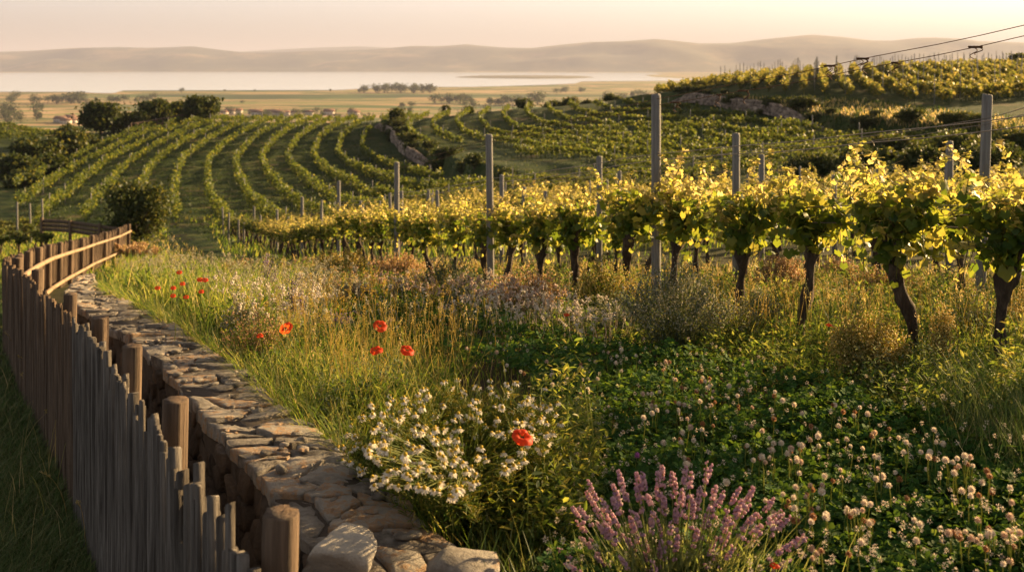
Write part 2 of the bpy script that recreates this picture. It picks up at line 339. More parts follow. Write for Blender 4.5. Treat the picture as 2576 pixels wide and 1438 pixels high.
# carry the wall on behind the viewer's right hand
ext = np.array([(wl_w[0] + (wl_w[0] - wl_w[3]) * k) for k in (6, 3)]); wl_w = resample(np.concatenate([ext, wl_w]), 70)
ext = np.array([(wr_w[0] + (wr_w[0] - wr_w[3]) * k) for k in (6, 3)]); wr_w = resample(np.concatenate([ext, wr_w]), 70)
WC = (wl_w + wr_w) / 2
FY = [-.6, 0.6, 2.6, 3.0, 3.75, 4.15, 4.7, 5.35, 5.95, 7.4, 9.3, 11.5, 14, 17, 20, 24, 28, 31.5, 36, 40]
FX = [.95, .42, -.644, -.843, -1.262, -1.49, -1.77, -2.10, -2.45, -3.27, -4.42, -5.66, -6.80, -7.98, -9.1, -10.5, -11.8, -12.9, -14, -15]
FT = [1.15, 1.15, 1.21, 1.26, 1.33, 1.37, 1.42, 1.46, 1.54, 1.715, 1.9, 2.22, 2.64, 3.1, 3.56, 4.19, 4.8, 5.29, 5.87, 6.28]
def low_drop(y): return np.interp(y, [0, 3, 5.7, 7.5, 10.5, 11.5, 14, 17, 20, 24, 28, 31.5, 36, 40], [2.5, 2.6, 2.75, 2.85, 3.08, 3.22, 3.72, 4.2, 4.68, 5.3, 5.9, 6.4, 7.0, 7.4])
def sdist(P, x, y):
    """signed distance to polyline P: positive on its right-hand side"""
    x = np.asarray(x, float); y = np.asarray(y, float); best = np.full(x.shape, 1e9); sg = np.ones(x.shape)
    for a, b in zip(P[:-1], P[1:]):
        d = b - a; L = (d ** 2).sum(); u = np.clip(((x - a[0]) * d[0] + (y - a[1]) * d[1]) / L, 0, 1)
        ex = x - a[0] - u * d[0]; ey = y - a[1] - u * d[1]; dd = np.hypot(ex, ey)
        m = dd < best - 1e-9; best = np.where(m, dd, best); sg = np.where(m, np.sign(ex * d[1] - ey * d[0]), sg)
    return best * sg
TA = np.array([(-17.5, 128), (-13.6, 116), (-11.4, 103), (-8.9, 91), (-5.6, 80), (-2.7, 66), (.5, 57)], float)[::-1]   # stone terrace in the middle
TB = np.array([(11, 122), (17.3, 112), (19, 97), (20.6, 84), (22.0, 71), (23.5, 60), (26, 50)], float)[::-1]                 # stone terrace on the right
def drop(x, y):
    x, y = np.broadcast_arrays(np.asarray(x, float), np.asarray(y, float)); s = x / np.maximum(y, .3)
    d = _tps(s, np.minimum(np.maximum(y, .8), 235))
    far = np.log(np.maximum(y, 235) / 235) / math.log(800 / 235.0); d = d + (PLAIN - d) * sstep(0, 1, far)
    # terraces hold back a bank of earth on their right-hand side
    near = (y > 45) & (y < 150)
    if near.any():
        for T, H, dec in ((TA, 1.3, 9.0), (TB, .9, 30.0)):
            sd = sdist(T, x, y); e = sstep(T[0, 1] - 5, T[0, 1] + 8, y) * (1 - sstep(T[-1, 1] - 6, T[-1, 1] + 3, y))
            d = d - np.where(near, H * e * sstep(-.2, .5, sd) * np.exp(-np.maximum(sd, 0) / dec), 0)
    # low ground on the fence side of the garden wall
    m = (y < 24) & (x < 3)
    if m.any():
        sd = sdist(WC, x, y); low = low_drop(np.clip(y, 0, 40)) + .02 * np.clip(-sd - 1, 0, 10)
        k = (1 - sstep(-.18, .0, sd)) * (1 - sstep(13.5, 19, y))
        d = np.where(m, d * (1 - k) + low * k, d)
        nearw = np.exp(-np.maximum(sd, 0) / .5) * (sd > -.05) * (1 - sstep(12, 15, y))       # soil level with the capping
        d = np.where(m & (sd > -.05), d * (1 - nearw) + (wall_drop(y) + .1) * nearw, d)
    amp = .03 * sstep(1, 4, y)
    d = d + amp * (vnoise(x * 1.3, y * 1.3) + .5 * vnoise(x * 3.7, y * 3.7, 2)) + np.where(y > 25, .12 * vnoise(x * .12, y * .12, 5), 0) * (y < 300)
    return d
def gz(x, y): return ZC - drop(x, y)
def raw_gz(x, y): return ZC - drop(x, y)
def proj(x, y, z):
    return 1288 + W_ * x / y, 160 + F_ * (ZC - z) / y
def ground_at(dx, dy, h=0.0, ymax=240):
    """world point on the ground seen at measuring-frame position (dx, dy); h: height of the seen thing above the ground"""
    dx = np.atleast_1d(np.asarray(dx, float)); dy = np.atleast_1d(np.asarray(dy, float)); h = np.broadcast_to(np.asarray(h, float), dx.shape)
    s = (dx - 1288) / W_; t = (dy - 160) / F_; ys = np.exp(np.linspace(math.log(2.0), math.log(ymax), 170))
    Y = ys[None]; D = ZC - gz(s[:, None] * Y, np.broadcast_to(Y, (len(s), len(ys)))) - h[:, None]
    g = t[:, None] * Y - D; i = np.argmax(g >= 0, 1); i = np.maximum(i, 1); ar = np.arange(len(s))
    g0, g1 = g[ar, i - 1], g[ar, i]; f = np.clip(-g0 / np.where(g1 - g0 == 0, 1, g1 - g0), 0, 1)
    y = ys[i - 1] + (ys[i] - ys[i - 1]) * f; x = s * y
    return np.stack([x, y, gz(x, y)], 1)

def ground_material():
    m, nt, ns, ls, out = mat_new('ground')
    g = ns.new('ShaderNodeNewGeometry')
    def noise(sc, det=6, mpsc=None):
        n = ns.new('ShaderNodeTexNoise'); n.inputs['Scale'].default_value = sc; n.inputs['Detail'].default_value = det; n.inputs['Roughness'].default_value = .65
        if mpsc:
            mp = ns.new('ShaderNodeMapping'); mp.inputs['Scale'].default_value = mpsc; ls.new(g.outputs['Position'], mp.inputs[0]); ls.new(mp.outputs[0], n.inputs[0])
        else: ls.new(g.outputs['Position'], n.inputs[0])
        return n
    n1 = noise(3, 8); near = ramp(ns, [(.3, (.022, .015, .010)), (.5, (.055, .038, .024)), (.7, (.09, .075, .035))]); ls.new(n1.outputs[0], near.inputs[0])
    n2 = noise(.35, 9); fld = ramp(ns, [(.3, (.018, .034, .009)), (.48, (.034, .054, .014)), (.58, (.06, .072, .022)), (.66, (.12, .09, .05)), (.8, (.06, .06, .03))]); ls.new(n2.outputs[0], fld.inputs[0])
    n3 = noise(1.0, 4, (.0007, .0030, .001)); pl = ramp(ns, [(.30, (.05, .07, .025)), (.38, (.09, .13, .04)), (.43, (.36, .25, .13)), (.47, (.10, .12, .04)), (.51, (.40, .28, .16)), (.545, (.16, .19, .06)), (.58, (.30, .23, .12)), (.63, (.07, .10, .03)), (.7, (.28, .22, .12))], 'CONSTANT'); ls.new(n3.outputs[0], pl.inputs[0])
    sx = ns.new('ShaderNodeSeparateXYZ'); ls.new(g.outputs['Position'], sx.inputs[0])
    m1 = ns.new('ShaderNodeMapRange'); m1.inputs[1].default_value = 9; m1.inputs[2].default_value = 30; ls.new(sx.outputs[1], m1.inputs[0])
    m2 = ns.new('ShaderNodeMapRange'); m2.inputs[1].default_value = 230; m2.inputs[2].default_value = 500; ls.new(sx.outputs[1], m2.inputs[0])
    a = ns.new('ShaderNodeMixRGB'); ls.new(m1.outputs[0], a.inputs[0]); ls.new(near.outputs[0], a.inputs[1]); ls.new(fld.outputs[0], a.inputs[2])
    b = ns.new('ShaderNodeMixRGB'); ls.new(m2.outputs[0], b.inputs[0]); ls.new(a.outputs[0], b.inputs[1]); ls.new(pl.outputs[0], b.inputs[2])
    p = ns.new('ShaderNodeBsdfPrincipled'); p.inputs['Roughness'].default_value = .95; p.inputs['Specular IOR Level'].default_value = .1
    ls.new(b.outputs[0], p.inputs['Base Color'])
    nb = noise(14, 8); bp = ns.new('ShaderNodeBump'); bp.inputs['Strength'].default_value = .8; bp.inputs['Distance'].default_value = .05
    ls.new(nb.outputs[0], bp.inputs['Height']); ls.new(bp.outputs[0], p.inputs['Normal']); ls.new(p.outputs[0], out.inputs[0])
    return m
M['ground'] = ground_material()
sg = np.concatenate([np.linspace(-1.5, -.62, 24)[:-1], np.linspace(-.62, .62, 240), np.linspace(.62, 1.5, 24)[1:]])
yg = np.concatenate([np.exp(np.linspace(math.log(.5), math.log(300), 520)), np.exp(np.linspace(math.log(300), math.log(30000), 60))[1:]])
SG, YG = np.meshgrid(sg, yg); XG = SG * YG; XG = np.where(YG < 3, SG * 3, XG)
ZG = gz(XG, YG)
LYG = np.log(yg)
def gz(x, y):
    """height of the ground sheet, read off its own grid"""
    x, y = np.broadcast_arrays(np.asarray(x, float), np.asarray(y, float)); yc = np.clip(y, yg[0], 299); s = np.clip(x / np.maximum(yc, 3), sg[0], sg[-1])
    i = np.clip(np.searchsorted(yg, yc) - 1, 0, len(yg) - 2); j = np.clip(np.searchsorted(sg, s) - 1, 0, len(sg) - 2)
    fi = (yc - yg[i]) / (yg[i + 1] - yg[i]); fj = (s - sg[j]) / (sg[j + 1] - sg[j])
    return (ZG[i, j] * (1 - fj) + ZG[i, j + 1] * fj) * (1 - fi) + (ZG[i + 1, j] * (1 - fj) + ZG[i + 1, j + 1] * fj) * fi
ni, nj = SG.shape; idx = np.arange(ni * nj).reshape(ni, nj)
mb = MB(); mb.add(np.stack([XG, YG, ZG], -1), np.stack([idx[:-1, :-1], idx[:-1, 1:], idx[1:, 1:], idx[1:, :-1]], -1).reshape(-1, 4))
tag(mb.build('ground', M['ground'], smooth=True), kind='structure')

# ------------------------------------------------------------------ lake, island, hills
def plain_pt(dx, dy, d=PLAIN):
    t = max((dy - 160) / F_, .0005); y = d / t; return ((dx - 1288) / W_ * y, y)
mw, nt, ns, ls, out = mat_new('water')
p = ns.new('ShaderNodeBsdfPrincipled'); p.inputs['Base Color'].default_value = (.56, .61, .66, 1); p.inputs['Roughness'].default_value = .16; p.inputs['IOR'].default_value = 1.33
nz = ns.new('ShaderNodeTexNoise'); nz.inputs['Scale'].default_value = .02; nz.inputs['Detail'].default_value = 6; tc = ns.new('ShaderNodeTexCoord'); ls.new(tc.outputs['Object'], nz.inputs[0])
bp = ns.new('ShaderNodeBump'); bp.inputs['Strength'].default_value = .15; bp.inputs['Distance'].default_value = 1; ls.new(nz.outputs[0], bp.inputs['Height']); ls.new(bp.outputs[0], p.inputs['Normal'])
ls.new(p.outputs[0], out.inputs[0]); M['water'] = mw
shore_near = [(-900, 228), (-300, 231), (0, 232), (194, 232), (240, 235), (285, 235.5), (312, 228.5), (560, 228), (848, 227.5), (936, 223), (1093, 219.5), (1180, 219.5), (1264, 217.5), (1380, 214), (1445, 211), (1465, 205.5), (1600, 204.5), (1700, 204), (1757, 202)]
shore_far = [(1757, 200.5), (1700, 197.5), (1640, 194), (1622, 190), (1668, 187), (1640, 184), (1500, 183), (1200, 183), (800, 180.5), (400, 181), (0, 184), (-400, 184), (-900, 184)]
pts = [plain_pt(a, b) for a, b in shore_near + shore_far]
mb = MB(); mb.add([(x, y, ZC - PLAIN + .6) for x, y in pts], [list(range(len(pts)))])
tag(mb.build('lake', M['water']), kind='structure')
M['shore'] = noise_mat('shore', [(.3, (.07, .07, .04)), (.7, (.14, .12, .07))], .02, 4, .95, 0)
isl = [(1140, 195.5), (1200, 192.2), (1300, 191.4), (1400, 191.8), (1470, 193.5), (1497, 196), (1440, 198.5), (1340, 199), (1230, 198)]
pts = [plain_pt(a, b) for a, b in isl]; mb = MB(); n = len(pts); c = np.mean(pts, 0)
V = [(x, y, ZC - PLAIN + .3) for x, y in pts] + [(c[0] + (x - c[0]) * .93, c[1] + (y - c[1]) * .93, ZC - PLAIN + 4) for x, y in pts]
mb.add(V, [(i, (i + 1) % n, n + (i + 1) % n, n + i) for i in range(n)]); mb.F.append(np.array([[n + i for i in range(n)]]))
tag(mb.build('island', M['shore']), kind='structure')
M['hills'] = noise_mat('hills', [(.35, (.035, .042, .022)), (.47, (.06, .065, .034)), (.55, (.10, .09, .045)), (.66, (.22, .16, .09))], .0022, 9, .95, .0)
def ridge(prof, Yr, depth0, depth1, z0, seed, name):
    xs = np.linspace(-2200, 4800, 360); top = np.interp(xs, [p[0] for p in prof], [p[1] for p in prof])
    zt = (160 - top) / F_ * Yr + ZC; nv = 34; v = np.linspace(0, 1, nv)
    VV = []
    for k, vv in enumerate(v):
        yk = Yr - depth0 + (depth0 + depth1) * vv
        crest = depth0 / (depth0 + depth1)
        f = np.where(vv < crest, np.sin(PI / 2 * vv / crest) ** 1.25, np.cos(PI / 2 * (vv - crest) / (1 - crest)) ** 1.2)
        X = (xs - 1288) / W_ * (Yr * .5 + yk * .5)
        rough = 70 * vnoise(X / 420, np.full_like(X, yk / 300.), seed) + 26 * vnoise(X / 130, np.full_like(X, yk / 120.), seed + 3)
        Z = z0 + (zt - z0) * f + rough * f * (1 - f) * 2.2
        VV.append(np.stack([X, np.full_like(X, yk), Z], -1))
    VV = np.array(VV); a, b, _ = VV.shape; ix = np.arange(a * b).reshape(a, b); m_ = MB()
    m_.add(VV, np.stack([ix[:-1, :-1], ix[:-1, 1:], ix[1:, 1:], ix[1:, :-1]], -1).reshape(-1, 4))
    return tag(m_.build(name, M['hills'], smooth=True), kind='structure')
PR1 = [(-2200, 128), (-900, 118), (-300, 128), (0, 131), (90, 128), (200, 121), (300, 119), (380, 121), (430, 119.5), (490, 117.5), (540, 124), (600, 131), (680, 133), (760, 131), (936, 125), (1045, 116), (1100, 117), (1173, 112), (1264, 120), (1337, 121.5), (1410, 113), (1483, 106), (1574, 104), (1647, 98.5), (1701, 104), (1756, 109.5), (1840, 109), (1932, 98), (2041, 87.5), (2110, 93), (2187, 102), (2241, 103), (2296, 97), (2333, 95.5), (2405, 98), (2442, 104), (2576, 107.5), (2900, 100), (4800, 120)]
ridge(PR1, 8600, 1500, 2600, ZC - PLAIN - 2, 1, 'hills')
PR2 = [(-2200, 140), (300, 140), (560, 134), (700, 125), (800, 120), (900, 117), (1000, 121), (1300, 128), (1600, 118), (2100, 110), (2400, 108), (2600, 112), (4800, 130)]
ridge(PR2, 12800, 1500, 2500, ZC - PLAIN - 2, 9, 'hills')

# ------------------------------------------------------------------ haze
mh, nt, ns, ls, out = mat_new('haze_air')
pv = ns.new('ShaderNodeVolumePrincipled'); pv.inputs['Density'].default_value = HAZE; pv.inputs['Color'].default_value = HAZE_COL; pv.inputs['Anisotropy'].default_value = .1
ls.new(pv.outputs[0], out.inputs['Volume'])
mb = MB(); box(mb, -16000, 22000, -300, 31000, ZC - PLAIN - 3, 420)
tag(mb.build('haze', mh), kind='stuff')

# ------------------------------------------------------------------ garden wall: capping slabs laid over a rubble face
def clip_poly(P, n, c):
    """keep the side of polygon P where n.p <= c"""
    out = []; m = len(P)
    for i in range(m):
        a, b = P[i], P[(i + 1) % m]; da, db = n @ a - c, n @ b - c
        if da <= 0: out.append(a)
        if da * db < 0: out.append(a + (b - a) * da / (da - db))
    return out
def voronoi_cells(S, w, h, ax=1.0):
    cells = []
    for i, p in enumerate(S):
        P = [np.array(q, float) for q in ((0, 0), (w, 0), (w, h), (0, h))]
        d = S - p; dist = (d[:, 0] * ax) ** 2 + d[:, 1] ** 2
        for j in np.argsort(dist)[1:14]:
            q = S[j]; A = np.array([ax * ax, 1.0]); n = (q - p) * A; c = ((q * q * A).sum() - (p * p * A).sum()) / 2
            P = clip_poly(P, n, c)
            if len(P) < 3: break
        if len(P) >= 3: cells.append((p, np.array(P)))
    return cells
def stones(mb, cells, mapf, gap, lift, rnd, bulge=.004, minr=.02):
    """mapf(u, v, height) -> world position; every cell becomes a chipped stone with a bevelled rim"""
    for c, P in cells:
        Q = []
        m = len(P); per = [np.linalg.norm(P[(i + 1) % m] - P[i]) for i in range(m)]
        for i in range(m):
            a, b = P[i], P[(i + 1) % m]; k = max(1, int(per[i] / .035))
            for j in range(k): Q.append(a + (b - a) * j / k)
        Q = np.array(Q); cc = Q.mean(0); r = Q - cc; L = np.linalg.norm(r, axis=1); 
        if L.mean() < minr: continue
        Q = cc + r * np.clip((L - gap) / L, .3, 1)[:, None] * (1 + rnd.uniform(-.08, .04, len(Q)))[:, None]
        h = lift * rnd.uniform(.25, 1.0); tu, tv = rnd.uniform(-.09, .09, 2); n = len(Q)
        def H(q, hh): return hh + tu * (q[:, 0] - cc[0]) + tv * (q[:, 1] - cc[1]) + lift * (.10 * vnoise(q[:, 0] * 14, q[:, 1] * 14, 3) + .08 * vnoise(q[:, 0] * 37, q[:, 1] * 37, 5))
        q2 = cc + (Q - cc) * .985; q3 = cc + (Q - cc) * .93; q4 = cc + (Q - cc) * .5
        rings = [mapf(Q[:, 0], Q[:, 1], np.full(n, -.035)), mapf(Q[:, 0], Q[:, 1], H(Q, h * .88) + rnd.uniform(-.003, .003, n)), mapf(q2[:, 0], q2[:, 1], H(q2, h * .95) + rnd.uniform(-.003, .003, n)),
                 mapf(q3[:, 0], q3[:, 1], H(q3, h + bulge * .4) + rnd.uniform(-.003, .003, n)), mapf(q4[:, 0], q4[:, 1], H(q4, h + bulge) + rnd.uniform(-.004, .004, n))]
        V = np.concatenate(rings + [mapf(cc[None, 0], cc[None, 1], np.array([h + bulge]))])
        F4 = [(k * n + i, k * n + (i + 1) % n, (k + 1) * n + (i + 1) % n, (k + 1) * n + i) for k in range(4) for i in range(n)]
        mb.add(V, F4, [(4 * n + i, 4 * n + (i + 1) % n, 5 * n) for i in range(n)])
wall_len = np.concatenate([[0], np.cumsum(np.linalg.norm(np.diff(WC, axis=0), axis=1))]); WLEN = wall_len[-1]
def wall_map(u, v, h):
    """u along the wall (m), v across 0..1"""
    a = np.stack([np.interp(u, wall_len, wl_w[:, k]) for k in (0, 1)], -1); b = np.stack([np.interp(u, wall_len, wr_w[:, k]) for k in (0, 1)], -1)
    vv = v[:, None]; P = a + (b - a) * vv; P = P + .018 * np.stack([vnoise(u * 3, v * 3, 4), vnoise(u * 3, v * 3, 6)], -1)
    z = ZC - wall_drop(P[:, 1]) - .03 + h + .015 * vnoise(P[:, 0] * 2.3, P[:, 1] * 2.3, 8)
    return np.concatenate([P, z[:, None]], 1)
wall = empty('garden_wall', (float(WC[20][0]), float(WC[20][1]), float(gz(WC[20][0] + .4, WC[20][1]))), 0,
             'low dry stone wall capped with flat slabs curving between the picket fence and the flowers', 'stone wall')
wall_inv = Vector(wall.location)
r1 = np.random.RandomState(3)
S = []
u = 0.0
while u < WLEN:
    wl_here = float(np.linalg.norm(wall_map(np.array([u]), np.array([1.]), 0)[0][:2] - wall_map(np.array([u]), np.array([0.]), 0)[0][:2]))
    sz = r1.choice([.05, .07, .10, .13, .18]); k = max(1, int(wl_here / r1.uniform(.12, .34)))
    for j in range(k): S.append((u + r1.uniform(-.4, .4) * sz, (j + .5 + r1.uniform(-.38, .38)) / k))
    u += sz
S = np.array(S); S[:, 1] *= .55          # metres-ish across
cells = voronoi_cells(S, WLEN, .55, ax=1.25)
mb = MB(); stones(mb, cells, lambda a, b, h: wall_map(a, b / .55, h) - np.array(wall_inv), .008, .034, r1)
mb.build('capping', M['stone'], wall)
# outer face towards the fence: courses of rubble
def face_map(u, v, h):
    a = np.stack([np.interp(u, wall_len, wl_w[:, k]) for k in (0, 1)], -1); b = np.stack([np.interp(u, wall_len, wr_w[:, k]) for k in (0, 1)], -1)
    d = (a - b); d /= np.linalg.norm(d, axis=1, keepdims=True)
    P = a - d * .05 + d * (h[:, None] * 1.0) + .03 * d * vnoise(u * 2.1, v * 4, 3)[:, None]
    z = ZC - wall_drop(a[:, 1]) - .045 - v
    return np.concatenate([P, z[:, None]], 1) - np.array(wall_inv)
S = []
v = .04
while v < 1.35:
    u = r1.uniform(0, .2)
    hh = r1.uniform(.07, .15)
    while u < WLEN: S.append((u, v + r1.uniform(-.02, .02))); u += r1.uniform(.12, .30)
    v += hh
S = np.array(S); cells = voronoi_cells(S, WLEN, 1.35, ax=.7)
mb = MB(); stones(mb, cells, face_map, .006, .055, r1, bulge=.006); mb.build('rubble_face', M['stone_side'], wall)
# earth and rubble core
mb = MB(); n = 90; uu = np.linspace(0, WLEN, n)
def core(u, v, dz):
    P = wall_map(u, v, np.zeros(len(u))); P[:, 2] = ZC - wall_drop(P[:, 1]) - dz; return P - np.array(wall_inv)
rows_ = [core(uu, np.full(n, .06), 1.6), core(uu, np.full(n, .04), .022), core(uu, np.full(n, .97), .022), core(uu, np.full(n, .97), .6)]
V = np.concatenate(rows_); i = np.arange(n - 1)[:, None]
F = np.concatenate([np.concatenate([i + k * n, i + 1 + k * n, i + 1 + (k + 1) * n, i + (k + 1) * n], 1) for k in range(3)]); mb.add(V, F); mb.build('core', M['mortar'], wall)
def rock(name, loc, size, mat, seed, label, group=None, rz=0):
    r = np.random.RandomState(seed); V, F = ball(22, 14); V = V.copy()
    nrm = V / np.linalg.norm(V, axis=1, keepdims=True)
    for q_ in range(13):                                  # flat broken faces
        d = r.normal(size=3) if q_ else np.array([.1, -.15, 1.]); d /= np.linalg.norm(d); c = r.uniform(.48, .78); k = V @ d; V = V - np.maximum(k - c, 0)[:, None] * d
    V += nrm * (.05 * vnoise(V[:, 0] * 3 + V[:, 2] * 2, V[:, 1] * 3, seed) + .02 * vnoise(V[:, 0] * 9, V[:, 1] * 9 + V[:, 2] * 7, seed))[:, None]
    V = V * np.array(size); V[:, 2] -= V[:, 2].min(); m_ = MB().add(V, *F); o = m_.build(name, mat, None, False, loc); o.rotation_euler = (0, 0, rz)
    return tag(o, label, 'rock', group)
wp = wall_pt(868, 1425)
rock('pale_boulder', (wp[0], wp[1] - .04, ZC - wall_drop(wp[1]) - .035), (.15, .12, .10), M['rock_pale'], 5, 'pale angular boulder sitting on the nearest stretch of the stone wall', rz=.5)
wp = wall_pt(1180, 1455)
rock('flat_rock', (wp[0], wp[1], ZC - wall_drop(wp[1]) - .01), (.14, .12, .055), M['stone'], 8, 'rounded grey rock on the flower side edge of the wall beside the pale boulder', rz=1.2)

# ------------------------------------------------------------------ picket fence
fence = empty('picket_fence', (-.644, 2.6, float(ZC - low_drop(2.6))), 0, 'long weathered split picket fence curving down the slope beside the stone wall', 'fence')
f0 = np.array(fence.location); fyy = np.linspace(-.6, 40, 4000); fxx = np.interp(fyy, FY, FX); ftt = np.interp(fyy, FY, FT)
for _ in range(60):
    fxx[1:-1] = (fxx[:-2] + 2 * fxx[1:-1] + fxx[2:]) / 4; ftt[1:-1] = (ftt[:-2] + 2 * ftt[1:-1] + ftt[2:]) / 4
farc = np.concatenate([[0], np.cumsum(np.hypot(np.diff(fxx), np.diff(fyy)))])
def fence_at(a):
    x, y, t = np.interp(a, farc, fxx), np.interp(a, farc, fyy), np.interp(a, farc, ftt)
    x2, y2 = np.interp(a + .05, farc, fxx), np.interp(a + .05, farc, fyy); return x, y, t, math.atan2(y2 - y, x2 - x)
def picket_geo(a, r):
    x, y, t, ang = fence_at(a); w = r.uniform(.020, .050); th = r.uniform(.008, .02)
    ztop = ZC - t + (r.uniform(-.06, .03) if r.rand() < .85 else r.uniform(-.14, .05)); zb = ZC - float(low_drop(max(y, 0))) - .05
    lean = r.normal(0, .02); lean2 = r.normal(0, .010)
    u = np.array([math.cos(ang), math.sin(ang)]); nrm = np.array([-u[1], u[0]])      # nrm: outer (left) side
    out = []; kind = r.randint(4); nz_ = 7; hs = np.linspace(0, 1, nz_)
    for k, hh in enumerate(hs):
        z = zb + (ztop - zb) * hh; ww = w * (1 - .12 * hh) * (1 + r.uniform(-.05, .05)) * (.75 if k == nz_ - 1 else 1)
        off = u * (lean * hh * (ztop - zb) + r.uniform(-.002, .002)) + nrm * (lean2 * hh + r.uniform(-.002, .002))
        for (su, sn) in ((-1, -1), (1, -1), (1.02, .6), (.3, 1.15), (-.6, 1.0)):
            zz = z
            if k == nz_ - 1: zz += {0: su * .012, 1: -su * .012, 2: .0, 3: -abs(su) * .012}[kind]
            p = np.array([x, y]) + off + u * su * ww / 2 + nrm * (sn * th + .035); out.append((p[0], p[1], zz))
    V = np.array(out) - f0; m = 5
    F = [(k * m + i, k * m + (i + 1) % m, (k + 1) * m + (i + 1) % m, (k + 1) * m + i) for k in range(nz_ - 1) for i in range(m)]
    return V, F, [tuple((nz_ - 1) * m + i for i in range(m))]
r2 = np.random.RandomState(11); a = .2; arcs = []
while a < farc[-1] - .1: arcs.append(a); a += r2.uniform(.040, .058) if a < 14 else r2.uniform(.06, .1)
y_of = np.interp(arcs, farc, fyy); vis = [i for i in range(len(arcs)) if y_of[i] > 1.9][:100]; visset = set(vis)
rest = MB()
for i, a in enumerate(arcs):
    V, F, C = picket_geo(a, r2)
    if i in visset: MB().add(V, F, C).build('picket', M['wood_grey'] if y_of[i] < 12 else M['wood_brown'], fence)
    else: rest.add(V, F, C)
tag(rest.build('picket_run', M['wood_brown'], fence), kind='stuff')
def fence_arc_at(Y): return float(np.interp(Y, fyy, farc))
post_arcs = [fence_arc_at(Y) for Y in (1.0, 2.62, 3.9, 5.0, 6.0, 7.3, 9.0, 11.0, 13.4, 15.4, 17.6, 19.8, 22.2, 24.8, 27.6, 30.6, 33.6, 36.8, 39.8)]
def fence_post(a, rad, extra, rs_):
    x, y, t, ang = fence_at(a); u = np.array([math.cos(ang), math.sin(ang)]); nrm = np.array([-u[1], u[0]])
    c = np.array([x, y]) - nrm * (rad + .012); zb = ZC - float(low_drop(max(y, 0))) - .06; zt = ZC - t + extra
    th = np.arange(14) * 2 * PI / 14; rr = rad * (1 + rs_.uniform(-.08, .08, 14)); q_ = rs_.randint(14); rr[q_] *= .62; rr[(q_ + 5) % 14] *= .8
    V = []
    for z, k in ((zb, 1.04), ((zb + zt) / 2, 1.0), (zt - .005, .99), (zt, .96)):
        tw = (z - zt) * .02
        for j in range(14): V.append((c[0] + rr[j] * k * math.cos(th[j]) + tw, c[1] + rr[j] * k * math.sin(th[j]), z + (rs_.uniform(-.003, .003) if z == zt else 0)))
    V.append((c[0], c[1], zt - .006)); V = np.array(V) - f0
    F = [(k * 14 + j, k * 14 + (j + 1) % 14, (k + 1) * 14 + (j + 1) % 14, (k + 1) * 14 + j) for k in range(3) for j in range(14)]
    return MB().add(V, F, [(42 + j, 42 + (j + 1) % 14, 56) for j in range(14)]), (c[0], c[1], zt)
tops = []
for i, a in enumerate(post_arcs):
    m_, tp = fence_post(a, .050 if i < 8 else .058, .055 if i < 8 else .03, r2); m_.build('post', M['wood_brown'], fence); tops.append(tp)
for i in range(len(tops) - 1):                                         # two round rails between the posts
    (x0, y0, z0), (x1, y1, z1) = tops[i], tops[i + 1]
    for dz in ((.28, .85) if i > 6 else (.46, .95)):
        n = 6; uu = np.linspace(0, 1, n)[:, None]; P = np.array([x0, y0, z0 - dz]) * (1 - uu) + np.array([x1, y1, z1 - dz]) * uu - f0
        off = np.array([.05, .03, 0]) if i > 6 else np.array([-.0, 0, 0])
        tubes(MB(), P + off, .03 if i < 7 else .05, 8) if False else None
        m_ = MB(); tubes(m_, P + off, .028 if i < 7 else .042, 8); m_.build('rail', M['rail'], fence, True)

# ------------------------------------------------------------------ low plank barrier across the far end of the fence
bar = empty('plank_barrier', (-17, 41, float(gz(-17, 41))), 0, 'low dark plank barrier crossing behind the far end of the picket fence', 'barrier')
b0 = np.array(bar.location); A_, B_ = np.array([-19.6, 42.6]), np.array([-15.0, 40.2])
for k in range(3):
    m_ = MB(); n = 9; P = []
    for u_ in np.linspace(0, 1, n):
        x, y = A_ + (B_ - A_) * u_; P.append((x, y, ZC - 6.62 - .17 * k + .05 * math.sin(u_ * 5) - b0[2] + .05 * u_))
    P = np.array(P); P[:, :2] -= b0[:2]
    d = (B_ - A_) / np.linalg.norm(B_ - A_); nn = np.array([-d[1], d[0], 0]) * .025
    V = np.concatenate([P - nn, P + nn, P - nn + (0, 0, .15), P + nn + (0, 0, .15)]); i = np.arange(n - 1)[:, None]
    m_.add(V, np.concatenate([np.concatenate([i + a_ * n, i + 1 + a_ * n, i + 1 + b_ * n, i + b_ * n], 1) for a_, b_ in ((0, 2), (2, 3), (3, 1), (1, 0))]))
    m_.build('plank', M['wood_brown'], bar)
for u_ in (0.02, .35, .68, .98):
    x, y = A_ + (B_ - A_) * u_; m_ = MB(); tubes(m_, np.array([[x, y - .08, float(gz(x, y)) - .1], [x, y - .08, ZC - 6.38]]) - b0, .07, 8); m_.build('post', M['wood_brown'], bar)

